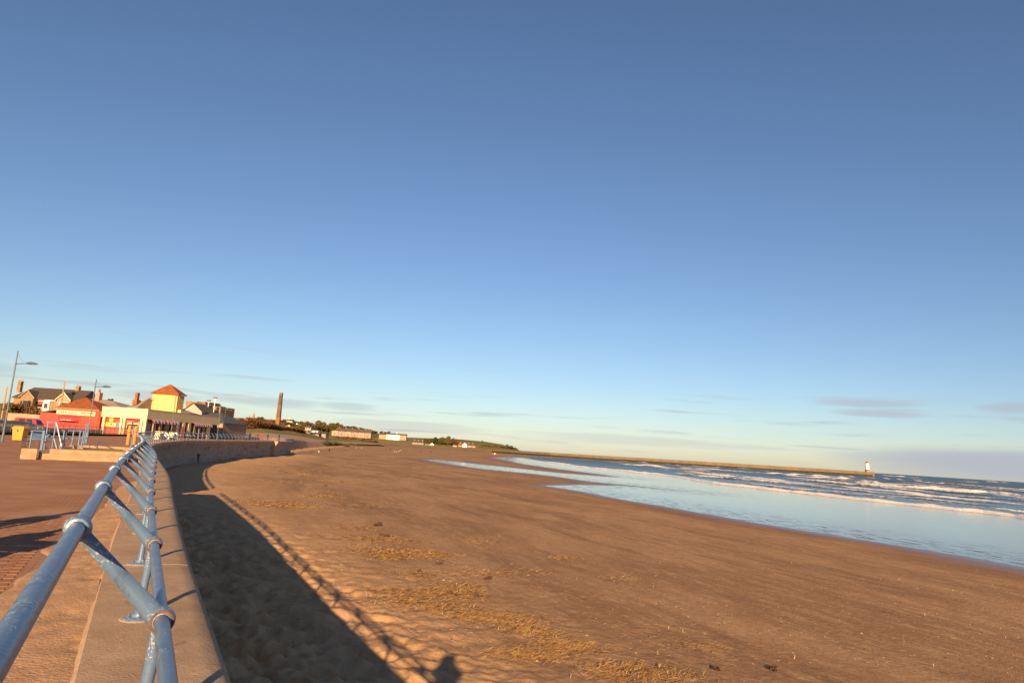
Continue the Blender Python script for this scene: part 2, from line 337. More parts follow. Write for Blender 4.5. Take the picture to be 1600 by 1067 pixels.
# ------------------------------------------------------------------ sand material
def make_sand():
    m = bpy.data.materials.new('beach_sand'); m.use_nodes = True; nt = m.node_tree; N = nt.nodes.new; L = nt.links.new; p = nt.nodes['Principled BSDF']
    g = N('ShaderNodeNewGeometry'); mp = N('ShaderNodeMapping'); mp.inputs['Rotation'].default_value = (0, 0, R(-22)); mp.inputs['Scale'].default_value = (1, 1, 1); L(g.outputs['Position'], mp.inputs[0])
    def noise(scale, st=(1, 1, 1), det=6, ro=.6, off=0):
        q = N('ShaderNodeMapping'); q.inputs['Scale'].default_value = st; q.inputs['Location'].default_value = (off, off*.7, 0); L(mp.outputs[0], q.inputs[0])
        n = N('ShaderNodeTexNoise'); n.inputs['Scale'].default_value = scale; n.inputs['Detail'].default_value = det; n.inputs['Roughness'].default_value = ro; L(q.outputs[0], n.inputs['Vector']); return n.outputs['Fac']
    def rng_(v, a, b, lo=0., hi=1.):
        n = N('ShaderNodeMapRange'); n.interpolation_type = 'SMOOTHSTEP'; L(v, n.inputs['Value']); n.inputs['From Min'].default_value = a; n.inputs['From Max'].default_value = b; n.inputs['To Min'].default_value = lo; n.inputs['To Max'].default_value = hi; return n.outputs[0]
    def mix(f, a, b):
        n = N('ShaderNodeMix'); n.data_type = 'RGBA'; L(f, n.inputs['Factor'])
        for k, v in ((6, a), (7, b)):
            if isinstance(v, tuple): n.inputs[k].default_value = (*v, 1)
            else: L(v, n.inputs[k])
        return n.outputs[2]
    def mul(a, b):
        n = N('ShaderNodeMath'); n.operation = 'MULTIPLY'; L(a, n.inputs[0])
        if isinstance(b, float): n.inputs[1].default_value = b
        else: L(b, n.inputs[1])
        return n.outputs[0]
    def attr(n):
        a = N('ShaderNodeAttribute'); a.attribute_name = n; return a.outputs['Fac']
    wet, firm, soft = attr('wet'), attr('firm'), attr('soft')
    streak = rng_(noise(.55, (1, .26, 1), 10, .74), .40, .66)
    streak2 = rng_(noise(1.5, (1, .26, 1), 9, .72, 5), .48, .66)
    blot = rng_(noise(.16, (1, .35, 1), 6, .6, 9), .38, .64)
    col = mix(streak, (.49, .292, .155), (.38, .218, .112))            # dry drift over damp
    col = mix(mul(firm, .55), col, (.345, .197, .106))
    col = mix(mul(mul(blot, firm), .75), col, (.225, .123, .065))                # damp firm sand
    col = mix(mul(mul(streak2, firm), .7), col, (.46, .28, .152))
    dk = rng_(noise(.34, (1, .16, 1), 11, .74, 21), .50, .64)
    col = mix(mul(mul(dk, firm), .72), col, (.180, .104, .060))
    fine = rng_(noise(38, (1, 1, 1), 4, .6, 3), .3, .7)
    col = mix(mul(fine, .30), col, (.25, .145, .078))
    midn = rng_(noise(4.5, (1, .55, 1), 8, .75, 17), .50, .68)
    col = mix(mul(midn, .5), col, (.24, .136, .073))
    crisp = rng_(noise(1.7, (1, .45, 1), 12, .82, 33), .53, .585)
    col = mix(mul(mul(crisp, firm), .55), col, (.235, .132, .071))
    crisp2 = rng_(noise(2.3, (1, .35, 1), 12, .84, 41), .555, .60)
    col = mix(mul(mul(crisp2, firm), .6), col, (.49, .305, .17))
    col = mix(mul(soft, .8), col, (.485, .29, .152))
    spk = rng_(noise(13, (1, .6, 1), 3, .5, 13), .70, .74)
    col = mix(mul(spk, .6), col, (.10, .06, .038))
    col = mix(wet, col, (.15, .076, .042))
    L(col, p.inputs['Base Color']); L(rng_(wet, .25, 1., .06, .5), p.inputs['Specular IOR Level'])
    L(rng_(wet, 0., 1., .95, .30), p.inputs['Roughness'])
    h1 = noise(7, (1, .5, 1), 7, .62, 2)
    b = N('ShaderNodeBump'); b.inputs['Distance'].default_value = .06; L(h1, b.inputs['Height'])
    inv = N('ShaderNodeMath'); inv.operation = 'SUBTRACT'; inv.inputs[0].default_value = .85; L(mul(wet, .8), inv.inputs[1]); L(inv.outputs[0], b.inputs['Strength'])
    h2 = noise(45, (1, 1, 1), 4, .6, 4); b2 = N('ShaderNodeBump'); b2.inputs['Strength'].default_value = .35; b2.inputs['Distance'].default_value = .008; L(h2, b2.inputs['Height']); L(b.outputs[0], b2.inputs['Normal'])
    L(b2.outputs[0], p.inputs['Normal']); return m
sandm = make_sand()
az_s = np.concatenate([np.linspace(-75, -42, 40, endpoint=False), np.linspace(-42, 42, 620, endpoint=False), np.linspace(42, 75, 40)])*math.pi/180
rr_s = np.concatenate([np.geomspace(2.2, 7, 30, endpoint=False), np.geomspace(7, 60, 400, endpoint=False), np.geomspace(60, 1150, 260)])
AZ, RR = np.meshgrid(az_s, rr_s); X = RR*np.sin(AZ); Y = RR*np.cos(AZ)
Z, DW, DS = sand_z(X, Y)
keep = (DW > -.45) | (Y > 197)
Z = np.where((DW < -.3) & (Y < 197), Z-.6, Z)
wet = np.clip(1-np.clip(DS-.2, 0, 99)/(6.5+9*np.clip(fbm(X*.03, Y*.03, 51, 3)+.3, 0, 1)), 0, 1)**1.3
bar = np.clip((Y-95)/60, 0, 1)*np.clip(1-(DS)/16, 0, 1); wet = np.maximum(wet, bar*.75)
firm = np.clip((DW-5+3*fbm(X*.1, Y*.1, 61, 3))/9, 0, 1)
soft = np.clip((8.5-DW+5*fbm(X*.22, Y*.22, 62, 3))/5, 0, 1)
fm = (keep[:-1, :-1] | keep[1:, 1:])
sand = tag(grid_mesh('beach', np.stack([X, Y, Z], -1), sandm, True, {'wet': wet, 'firm': firm, 'soft': soft}, fm), kind='structure')
def sz(x, y):
    z = sand_z(np.array([float(x)]), np.array([float(y)]))[0]; return float(z[0])

# ------------------------------------------------------------------ the sea: real crests, foam by wave position
def make_water():
    m = bpy.data.materials.new('sea_water'); m.use_nodes = True; nt = m.node_tree; N = nt.nodes.new; L = nt.links.new; p = nt.nodes['Principled BSDF']
    g = N('ShaderNodeNewGeometry'); mp = N('ShaderNodeMapping'); mp.inputs['Rotation'].default_value = (0, 0, R(-28)); L(g.outputs['Position'], mp.inputs[0])
    def noise(scale, st, det=6, ro=.6):
        q = N('ShaderNodeMapping'); q.inputs['Scale'].default_value = st; L(mp.outputs[0], q.inputs[0])
        n = N('ShaderNodeTexNoise'); n.inputs['Scale'].default_value = scale; n.inputs['Detail'].default_value = det; n.inputs['Roughness'].default_value = ro; L(q.outputs[0], n.inputs['Vector']); return n.outputs['Fac']
    def attr(n):
        a = N('ShaderNodeAttribute'); a.attribute_name = n; return a.outputs['Fac']
    def mth(op, a, b):
        n = N('ShaderNodeMath'); n.operation = op
        for i, v in enumerate((a, b)):
            if isinstance(v, (int, float)): n.inputs[i].default_value = v
            else: L(v, n.inputs[i])
        return n.outputs[0]
    foam, rough, mirror = attr('foam'), attr('chop'), attr('film')
    # foam: attribute broken up by noise
    fn = noise(.9, (1, .7, 1), 9, .8); mr = N('ShaderNodeMapRange'); mr.interpolation_type = 'SMOOTHSTEP'; L(mth('ADD', foam, mth('MULTIPLY', mth('SUBTRACT', fn, .5), 2.4)), mr.inputs['Value']); mr.inputs['From Min'].default_value = .40; mr.inputs['From Max'].default_value = .98
    ff = mr.outputs[0]
    deep = N('ShaderNodeMix'); deep.data_type = 'RGBA'; L(mirror, deep.inputs['Factor']); deep.inputs[6].default_value = (.045, .060, .066, 1); deep.inputs[7].default_value = (.10, .058, .034, 1)
    mx = N('ShaderNodeMix'); mx.data_type = 'RGBA'; L(ff, mx.inputs['Factor']); L(deep.outputs[2], mx.inputs[6]); mx.inputs[7].default_value = (.80, .76, .70, 1); L(mx.outputs[2], p.inputs['Base Color'])
    r = N('ShaderNodeMapRange'); L(ff, r.inputs['Value']); L(mth('ADD', mth('MULTIPLY', rough, .38), .045), r.inputs['To Min']); r.inputs['To Max'].default_value = .9; rgh = r.outputs[0]
    fl = N('ShaderNodeMapRange'); fl.interpolation_type = 'SMOOTHSTEP'; L(noise(1.0, (1.6, .35, 1), 9, .8), fl.inputs['Value']); fl.inputs['From Min'].default_value = .52; fl.inputs['From Max'].default_value = .58
    fleck = mth('MULTIPLY', fl.outputs[0], attr('edge'))
    L(mth('SUBTRACT', mth('SUBTRACT', .5, mth('MULTIPLY', rough, .20)), mth('MULTIPLY', fleck, .46)), p.inputs['Specular IOR Level'])
    L(mth('ADD', rgh, mth('MULTIPLY', fleck, .45)), p.inputs['Roughness'])
    p.inputs['IOR'].default_value = 1.33
    b0 = N('ShaderNodeBump'); b0.inputs['Distance'].default_value = .8; L(rough, b0.inputs['Strength']); L(noise(.8, (1, .35, 1), 6, .6), b0.inputs['Height'])
    b1 = N('ShaderNodeBump'); b1.inputs['Distance'].default_value = .016; b1.inputs['Strength'].default_value = .5; L(noise(2.2, (1.2, .3, 1), 4, .6), b1.inputs['Height']); L(b0.outputs[0], b1.inputs['Normal'])
    b2 = N('ShaderNodeBump'); b2.inputs['Distance'].default_value = .5; L(mth('MULTIPLY', ff, .9), b2.inputs['Strength']); L(noise(2.4, (1, .7, 1), 5, .7), b2.inputs['Height']); L(b1.outputs[0], b2.inputs['Normal'])
    L(b2.outputs[0], p.inputs['Normal']); return m
waves = [  # crest lines in the photograph, height, breadth, foam
 ([(1750,832),(1600,808),(1500,797.5),(1400,786.5),(1300,775),(1200,764.5),(1125,756),(1050,744),(960,734),(900,728.5),(847,720)], .62, 3.4, 1.45),
 ([(1750,816),(1600,799),(1500,789),(1420,781),(1340,773.5)], .50, 2.6, 1.1),
 ([(1800,815),(1600,788),(1500,778.5),(1440,773.5),(1340,763),(1270,756.5),(1200,749.5),(1115,742),(1025,731.5)], .80, 4.6, 1.4),
 ([(1850,808),(1600,777.5),(1547,770),(1510,768.5),(1400,760),(1335,753)], 1.35, 6.5, 1.45),
 ([(1480,757),(1425,750.5),(1385,748.3),(1300,744),(1200,739.5),(1120,734),(1050,728)], 1.0, 7, 1.2),
 ([(1590,755.2),(1530,751.8)], 2.2, 22, 1.6),
 ([(1440,746.2),(1372,742.6)], 1.6, 18, 1.4),
 ([(1330,748.8),(1260,745.2),(1225,743.5)], 1.1, 8, 1.3),
 ([(1130,731.5),(1060,727.2)], 1.1, 9, 1.3),
 ([(1700,772),(1600,764.5),(1500,757.5)], 1.3, 14, .9),
]
az_w = np.concatenate([np.linspace(-75, -8, 30, endpoint=False), np.linspace(-8, 42, 780, endpoint=False), np.linspace(42, 75, 40)])*math.pi/180
rr_w = np.concatenate([np.exp(np.linspace(math.log(28), math.log(80), 60, endpoint=False)), np.exp(np.linspace(math.log(80), math.log(700), 430, endpoint=False)), np.exp(np.linspace(math.log(700), math.log(30000), 110))])
AZ, RR = np.meshgrid(az_w, rr_w); X = RR*np.sin(AZ); Y = RR*np.cos(AZ)
Zw = np.zeros(X.shape); foam = np.zeros(X.shape)
DSW = sdf_poly(X, Y)
firstline = [gp(a, b, SEA) for a, b in waves[0][0]]
def line_dist(pts):
    d = np.full(X.shape, 1e18); sg = np.ones(X.shape); tt = np.zeros(X.shape)
    P = [(p.x, p.y) for p in pts]; tot = sum(math.dist(P[i], P[i+1]) for i in range(len(P)-1)); acc = 0
    for i in range(len(P)-1):
        ax, ay = P[i]; bx, by = P[i+1]; ex, ey = bx-ax, by-ay; l2 = ex*ex+ey*ey; wx, wy = X-ax, Y-ay
        t = np.clip((wx*ex+wy*ey)/l2, 0, 1); dd = (wx-ex*t)**2+(wy-ey*t)**2; k = dd < d
        d = np.where(k, dd, d); sg = np.where(k, np.sign(ex*wy-ey*wx), sg); tt = np.where(k, (acc+t*math.sqrt(l2))/tot, tt); acc += math.sqrt(l2)
    return np.sqrt(d)*sg, tt
for wi, (px, h, br, fo) in enumerate(waves):
    pts = [gp(a, b, SEA) for a, b in px]
    q, t = line_dist(pts)                                   # q < 0: seaward of the crest line (beyond), > 0: towards the beach
    if wi == 0: q0 = q.copy()
    q = -q
    wob = fbm(X*.05, Y*.05, 100+wi, 3)*br*.9; qq = q+wob
    env = np.clip(t/.06, 0, 1)*np.clip((1-t)/.10, 0, 1)*(.75+.6*fbm(X*.03, Y*.03, 140+wi, 3))
    prof = np.where(qq > 0, np.exp(-(qq/br)**2), np.exp(-(qq/(br*.32))**2))
    Zw += h*prof*env*(1+.55*fbm(X*.22, Y*.22, 170+wi, 4, .6))
    fb = np.where(qq > 0, np.exp(-(qq/(br*.42))**2), np.exp(-(qq/(br*.7))**2))
    foam = np.maximum(foam, fo*fb*np.clip(env*1.5, 0, 1))
wr = np.random.default_rng(77); AX = (-math.sin(R(28)), math.cos(R(28)))     # broken white water between the breakers
for k in range(58):
    px = wr.uniform(960, 1640); t_ = wr.uniform(.0, 1)**1.3; yn = np.interp(px, [847, 1050, 1200, 1400, 1600], [720, 741, 760, 782, 802]); yf = np.interp(px, [847, 1366, 1640], [713, 745.5, 758])
    c_ = gp(px, yf+(yn-yf)*t_, SEA); rg = math.hypot(c_.x, c_.y); ln_ = wr.uniform(5, 26)*(1+rg/500); wd_ = wr.uniform(.6, 1.8)*(.7+rg/260); sk = wr.normal(0, .05)
    dx, dy = X-c_.x, Y-c_.y; ex, ey = AX[0]+sk, AX[1]; al = dx*ex+dy*ey; ac = dx*ey-dy*ex
    near_ = (np.abs(al) < ln_*1.3) & (np.abs(ac) < wd_*8)
    a_, b_ = al[near_], ac[near_]; b_ = b_+wd_*1.3*fbm(X[near_]*.12, Y[near_]*.12, 400+k, 3)
    g_ = np.clip(1.25-(a_/ln_)**2*1.25, 0, 1)*np.exp(-(np.where(b_ > 0, b_/(wd_*1.6), b_/wd_))**2)
    foam[near_] = np.maximum(foam[near_], g_*wr.uniform(.7, 1.15)); Zw[near_] += g_*min(.9, .22+rg*.0011)
sea_in = np.clip((-DSW-4)/25, 0, 1)
beyond = np.clip(q0/10+.4, 0, 1)                            # past the first breaker
q0s = -q0
chop = np.clip((q0s-1)/10, 0, 1)
Zw += chop*np.clip(1-RR/1500, 0, 1)*(.40*fbm(X*.06, Y*.06, 201, 4)+.12*fbm(X*.3, Y*.3, 203, 3))
Zw += chop*np.clip((RR-150)/300, 0, 1)*.35*np.sin((X*.88+Y*.47)*2*math.pi/38+3*fbm(X*.01, Y*.01, 211, 2))*np.clip(1-RR/6000, 0, 1)
lace = np.clip(fbm(X*.09, Y*.05, 221, 5, .6)*1.4+.14, 0, .52)*chop*np.clip(1-(RR-60)/420, 0, 1)
foam = np.maximum(foam, lace)
edgefoam = .50*np.exp(-(DSW/.25)**2)*np.clip(vnoise(X*.4, Y*.4, 8)+.2, 0, 1)
foam = np.maximum(foam, edgefoam)
Zs = SEA+Zw-RR**2/(2*7.4e6)
wat = tag(grid_mesh('sea', np.stack([X, Y, Zs], -1), make_water(), True, {'foam': foam, 'chop': .02+.75*chop*(.40+.60*np.clip((RR-150)/450, 0, 1)), 'film': 1-chop, 'edge': np.exp(-(np.abs(DSW)/11)**2)}), kind='structure')

# ------------------------------------------------------------------ promenade ground
def make_paving():
    m = bpy.data.materials.new('block_paving'); m.use_nodes = True; nt = m.node_tree; N = nt.nodes.new; L = nt.links.new; p = nt.nodes['Principled BSDF']; p.inputs['Roughness'].default_value = .85; p.inputs['Specular IOR Level'].default_value = .15
    g = N('ShaderNodeNewGeometry'); mp = N('ShaderNodeMapping'); mp.inputs['Rotation'].default_value = (0, 0, -R(27.75)); L(g.outputs['Position'], mp.inputs[0])
    br = N('ShaderNodeTexBrick'); br.inputs['Scale'].default_value = 1; br.inputs['Brick Width'].default_value = .205; br.inputs['Row Height'].default_value = .104; br.inputs['Mortar Size'].default_value = .011; br.inputs['Mortar Smooth'].default_value = .3
    br.inputs['Color1'].default_value = (.335, .160, .084, 1); br.inputs['Color2'].default_value = (.30, .140, .073, 1); br.inputs['Mortar'].default_value = (.20, .10, .056, 1); L(mp.outputs[0], br.inputs['Vector'])
    nz = N('ShaderNodeTexNoise'); nz.inputs['Scale'].default_value = .45; nz.inputs['Detail'].default_value = 8; nz.inputs['Roughness'].default_value = .65; L(mp.outputs[0], nz.inputs['Vector'])
    mr = N('ShaderNodeMapRange'); L(nz.outputs['Fac'], mr.inputs['Value']); mr.inputs['From Min'].default_value = .42; mr.inputs['From Max'].default_value = .62; mr.inputs['To Max'].default_value = .85
    mx = N('ShaderNodeMix'); mx.data_type = 'RGBA'; L(mr.outputs[0], mx.inputs['Factor']); L(br.outputs['Color'], mx.inputs[6]); mx.inputs[7].default_value = (.38, .205, .115, 1); L(mx.outputs[2], p.inputs['Base Color'])
    b = N('ShaderNodeBump'); b.inputs['Strength'].default_value = .5; b.inputs['Distance'].default_value = .006; L(br.outputs['Fac'], b.inputs['Height']); b.invert = True
    n2 = N('ShaderNodeTexNoise'); n2.inputs['Scale'].default_value = 60; L(mp.outputs[0], n2.inputs['Vector']); b2 = N('ShaderNodeBump'); b2.inputs['Strength'].default_value = .3; b2.inputs['Distance'].default_value = .004; L(n2.outputs['Fac'], b2.inputs['Height']); L(b.outputs[0], b2.inputs['Normal']); L(b2.outputs[0], p.inputs['Normal'])
    return m
pav = make_paving()
PZ = -0.11
ss = np.arange(-28, SEND, .5); nn = -np.concatenate([np.arange(.5, 8, .5), np.arange(8, 15, 1), [15, 20, 30, 45]])
SS, NN = np.meshgrid(ss, nn, indexing='ij'); px_, py_ = wp(SS, NN)
mid_s = (SS[:-1, :-1]+SS[1:, 1:])/2; mid_n = (NN[:-1, :-1]+NN[1:, 1:])/2
SLOT_N = -4.9
hole = (mid_s > GAP0-.1) & (mid_s < GAP1+.1) & (mid_n > SLOT_N)
prom = tag(grid_mesh('promenade', np.stack([px_, py_, np.full(px_.shape, PZ)], -1), pav, False, None, ~hole), kind='structure')
SS, NN = np.meshgrid(np.arange(-28, SEND+4, 8.0), np.array([-44.5, -60, -100, -300, -900]), indexing='ij'); gx, gy = wp(SS, NN)
tag(grid_mesh('road', np.stack([gx, gy, np.full(gx.shape, PZ-.006)], -1), asphalt, False), kind='structure')

# ------------------------------------------------------------------ sea wall: recurved concrete panels
PROF = [(-.985, -.5), (-.985, -.035), (-.95, 0), (-.20, .004), (-.09, -.012), (-.03, -.055), (0, -.13), (0, -.26), (-.16, -.55), (-.42, -1.0), (-.60, -1.6), (-.66, -2.3), (-.58, -3.0), (-.42, -3.7), (-.28, -4.6), (-.24, -6.0), (-1.5, -6.0), (-1.5, -.5)]
wall_face = mat('weathered_wall_face', (.37, .305, .25), (.28, .23, .19), 1.0, .92, .4, 20, coords='World', dist=.02)
add_layer(wall_face, (.13, .105, .085), .8, .52, .70, (.35, .35, 2.2), coords='World')
add_layer(wall_face, (.36, .31, .26), 1.5, .58, .72, (1, 1, .3), coords='World')
def wall_panel(parent, s0, s1, dn=0.0, name='wall_panel', extra=None):
    n = max(2, int((s1-s0)/.6)+1); k = len(PROF); vs = []
    for s in np.linspace(s0, s1, n):
        for (o, z) in PROF:
            x, y = wp(s, o+dn); vs.append((x, y, z))
    fs = [(i*k+j, i*k+(j+1) % k, (i+1)*k+(j+1) % k, (i+1)*k+j) for i in range(n-1) for j in range(k)]
    fs += [tuple(range(k)), tuple((n-1)*k+j for j in range(k-1, -1, -1))]
    b_ = MB().add(vs, fs); b_.m = [1 if 7 <= j <= 15 else 0 for i in range(n-1) for j in range(k)]+[0, 0]; return b_.build(name, [concrete, wall_face], parent, smooth=True)
def wall_run(s0, s1, plen, dn, label, name='sea_wall'):
    x, y = wp(s0, -.5+dn); root = thing(name, (x, y, -3.2), label, 'sea wall'); n = max(1, round((s1-s0)/plen)); L_ = (s1-s0)/n
    for i in range(n): wall_panel(root, s0+i*L_, s0+(i+1)*L_-(.018 if i < n-1 else 0), dn)
    return root
near_wall = wall_run(-26, GAP0, 7.0, 0, 'recurved concrete sea wall under the blue pipe railing, between beach and block paving')
far_wall = wall_run(GAP1, SSTEP, 7.5, 0, 'curving concrete sea wall below the yellow cafe, in shade')
end_wall = wall_run(SSTEP+.02, SEND, 10, .85, 'last concrete sea wall section stepping out with a sunlit end face')
# drain flap with weed streak on the shaded wall
P = gp(334, 712, -2.2); sd = s_of(-46.4, 107.5)
dr = thing('drain_outlet', (*wp(sd, -.5), -3.6), 'dark rusty drain outlet low on the curved wall face', 'drain')
t = wt(sd); nrm = Vector((t.y, -t.x, 0))
for (z0, z1, wd, dp) in ((-2.3, -2.05, .5, .22), (-3.9, -2.3, .26, .14)):
    x, y = wp(sd, -.72); MB().obox(Vector((x, y, z0))-t*wd/2, t*wd, nrm*(dp+.2), (0, 0, z1-z0)).build('outlet_frame' if wd > .4 else 'outlet_pipe', dark_metal, dr)

# beach steps in the gap
bs = thing('beach_steps', (*wp((GAP0+GAP1)/2, -2.5), -3.4), 'sandy concrete steps going down through the gap in the sea wall', 'steps')
ns = 17
for i in range(ns):
    n1 = SLOT_N+(i+1)*(4.9+.9)/ns; n0 = SLOT_N+i*(4.9+.9)/ns; zt = PZ-.02-(i+1)*(3.25/ns)
    a = wp(GAP0, n0); b = wp(GAP1, n0); c = wp(GAP1, n1); d = wp(GAP0, n1)
    MB().prism([(*a, zt-.7), (*b, zt-.7), (*c, zt-.7), (*d, zt-.7)], (0, 0, .7)).build('step', plinth_c, bs)
for (sa, sb) in ((GAP0-.42, GAP0-.001), (GAP1+.001, GAP1+.42)):
    a = wp(sa, SLOT_N-.2); b = wp(sb, SLOT_N-.2); c = wp(sb, -1.0); d = wp(sa, -1.0)
    MB().prism([(*a, -4.5), (*b, -4.5), (*c, -4.5), (*d, -4.5)], (0, 0, 4.53)).build('side_wall', plinth_c, bs)

# ------------------------------------------------------------------ pipe railing with cranked cast posts
RB, RL, RU = -.60, -.56, -1.005      # base, lower rail, upper rail: seaward offsets from the coping edge
ZL, ZU, RR_ = .614, 1.085, .038
def super_ring(c, ea, eb, a, b, n=14, ex=1.35):
    out = []
    for j in range(n):
        th = 2*math.pi*j/n; ct, st = math.cos(th), math.sin(th)
        out.append(c+ea*(a*math.copysign(abs(ct)**(2/ex), ct))+eb*(b*math.copysign(abs(st)**(2/ex), st)))
    return out
def make_post():
    """local frame: x = seaward, y = along the rail; origin on the coping under the stem"""
    dl, du = RL-RB, RU-RB
    b = MB()
    b.tube([(0, 0, .01), (0, 0, .10), (.01, 0, .3), (dl*.8, 0, ZL-.06), (dl, 0, ZL)], [.046, .034, .032, .040, .05], 12)
    p0, p1 = Vector((dl-.02, 0, ZL+.01)), Vector((du, 0, ZU)); d = (p1-p0).normalized(); e1 = Vector((0, 1, 0)); e2 = d.cross(e1).normalized(); rings = []
    for (t, wa, wb) in ((0, .048, .056), (.08, .044, .054), (.3, .036, .045), (.6, .030, .038), (.88, .027, .034), (1, .028, .034)):
        rings.append(super_ring(p0+(p1-p0)*t, e1, e2, wa, wb))
    vs = [v for r_ in rings for v in r_]; n = 14
    b.add(vs, [(i*n+j, i*n+(j+1) % n, (i+1)*n+(j+1) % n, (i+1)*n+j) for i in range(5) for j in range(n)])
    for (cx, cz, r0, hw) in ((dl, ZL, .068, .058), (du, ZU, .066, .048)):
        prof = [(RR_+.002, -hw), (r0*.80, -hw*.95), (r0*.96, -hw*.55), (r0*1.02, 0), (r0*.96, hw*.55), (r0*.80, hw*.95), (RR_+.002, hw)]; m_ = 20; vs = []
        for (r, q) in prof:
            for j in range(m_): a = 2*math.pi*j/m_; vs.append((cx+r*math.cos(a), q, cz+r*math.sin(a)))
        b.add(vs, [(i*m_+j, i*m_+(j+1) % m_, (i+1)*m_+(j+1) % m_, (i+1)*m_+j) for i in range(6) for j in range(m_)])
    return b, dl, du
post_src = {}
def railing(s0, s1, label, spacing=2.65, phase=0.0, dn=0.0, parts=True):
    root = thing('railing', (*wp(s0, RB+dn), 0), label, 'railing')
    smp = np.arange(s0-(1.0 if s0 > 0 else 0), s1+.01, .5)
    for nm, o, z in (('lower_rail', RL, ZL), ('upper_rail', RU, ZU)):
        MB().tube([(*wp(s, o+dn), z) for s in smp], RR_, 16).build(nm, paint, root, smooth=True)
    s = s0+phase
    while s <= s1:
        t = wt(s); ang = math.atan2(t.y, t.x)-math.pi/2; x, y = wp(s, RB+dn); loc = Vector((x, y, 0))-ROOT[root.name]
        if not post_src:
            b, dl, du = make_post(); po = b.build('post', paint, root, world=False, smooth=True); post_src['post'] = po.data
            bp = MB().lathe([(.125, 0), (.125, .012), (.118, .018), (.06, .026), (.05, .05)], n=18).build('base_plate', paint, po, world=False, smooth=True); post_src['plate'] = bp.data
            gr = MB().lathe([(.15, -.003), (.148, .004), (.135, .007)], n=18).build('grout_ring', edge_c, po, world=False); post_src['grout'] = gr.data
            bo = MB().lathe([(.014, .015), (.014, .032), (.006, .036)], (.085, 0, 0), 6).build('bolt', paint, po, world=False); post_src['bolt'] = bo.data
            rm = bpy.data.meshes.new('rust_ring'); bm = bmesh.new(); vv = []
            prof = [(RR_+.001, .056), (.056, .0585), (.060, .0545), (RR_+.001, .053)]
            for (r, q) in prof: vv.append([bm.verts.new((dl+r*math.cos(2*math.pi*j/20), -q, ZL+r*math.sin(2*math.pi*j/20))) for j in range(20)])
            for i in range(4):
                for j in range(20): bm.faces.new((vv[i][j], vv[i][(j+1) % 20], vv[(i+1) % 4][(j+1) % 20], vv[(i+1) % 4][j]))
            bm.to_mesh(rm); bm.free(); rm.materials.append(rust); rr = bpy.data.objects.new('rust_ring', rm); C.objects.link(rr); rr.parent = po; post_src['rust'] = rm
        else:
            po = bpy.data.objects.new('post', post_src['post']); C.objects.link(po); po.parent = root
            if parts and math.hypot(x, y) < 30:
                for nm in ('plate', 'grout', 'bolt', 'bolt', 'bolt', 'rust'):
                    q = bpy.data.objects.new({'plate': 'base_plate', 'grout': 'grout_ring', 'bolt': 'bolt', 'rust': 'rust_ring'}[nm], post_src[nm]); C.objects.link(q); q.parent = po
                    if nm == 'bolt': q.rotation_euler = (0, 0, .5+2.09*(len([c_ for c_ in po.children if c_.name.startswith('bolt')])))
        po.location = loc; po.rotation_euler = (0, 0, ang); s += spacing
    return root
railing(4.33-2.65*2, GAP0-.3, 'blue grey pipe railing with cranked cast posts, in the foreground on the coping', 2.65)
railing(GAP1+.4, SSTEP-.3, 'blue pipe railing round the curved wall in front of the cafe', 2.65)
railing(SSTEP+.6, SEND-.2, 'short blue pipe railing on the last stepped-out wall section', 2.65, dn=.85)

# ------------------------------------------------------------------ sand drift and block paving by the railing
drift_m = mat('drifted_sand', (.44, .265, .15), (.35, .205, .115), 1.6, .95, .85, 36, coords='World', dist=.013)
add_layer(drift_m, (.20, .12, .07), 14, .62, .72, coords='World')
sS = np.arange(-2, 24, .06); nS = np.linspace(0, 1, 34)
A, B = np.meshgrid(sS, nS, indexing='ij'); wdt = np.interp(A, [-2, 2, 5, 8, 12, 18, 24], [1.7, 1.5, 1.25, .95, .75, .5, .3])*(1+.35*fbm(A*.6, A*0+3, 301, 3))
nx = -.985+.02-B*wdt; x_, y_ = wp(A, nx)
hh = (.075*(1-B)**1.2+.008)*(1+.4*fbm(x_*1.2, y_*1.2, 305, 2))+.016*fbm(x_*4, y_*4, 303, 4, .6)*np.clip(1.25-B, 0, 1)-.07*np.clip(vnoise(x_*8, y_*8, 309)-.26, 0, 1)*np.clip(1.2-B, 0, 1)-np.clip(B-.86, 0, 1)*.25
tag(grid_mesh('drifted_sand', np.stack([x_, y_, PZ+hh], -1), drift_m, True), 'soft drifted sand heaped along the inner edge of the coping', kind='stuff', cat='sand')
# paving blocks that can be told apart, near the camera
pav_m = [mat('paver_'+n_, c, tuple(v*.82 for v in c), 9, .88, .4, 60) for n_, c in (('red', (.335, .160, .084)), ('brown', (.30, .140, .073)), ('pale', (.36, .18, .098)))]
def paver_mesh(m_):
    b = MB(); a, c, h, e = .1002, .0500, .004, .002
    b.add([(-a, -c, -.02), (a, -c, -.02), (a, c, -.02), (-a, c, -.02), (-a, -c, h-e), (a, -c, h-e), (a, c, h-e), (-a, c, h-e), (-a+e, -c+e, h), (a-e, -c+e, h), (a-e, c-e, h), (-a+e, c-e, h)],
          [(0, 1, 5, 4), (1, 2, 6, 5), (2, 3, 7, 6), (3, 0, 4, 7), (4, 5, 9, 8), (5, 6, 10, 9), (6, 7, 11, 10), (7, 4, 8, 11), (8, 9, 10, 11)])
    return b
pm = []
for m_ in pav_m:
    o_ = paver_mesh(m_).build('paving_block', m_); pm.append(o_.data); bpy.data.objects.remove(o_)
ca, sa = math.cos(R(27.75)), math.sin(R(27.75)); cells = []
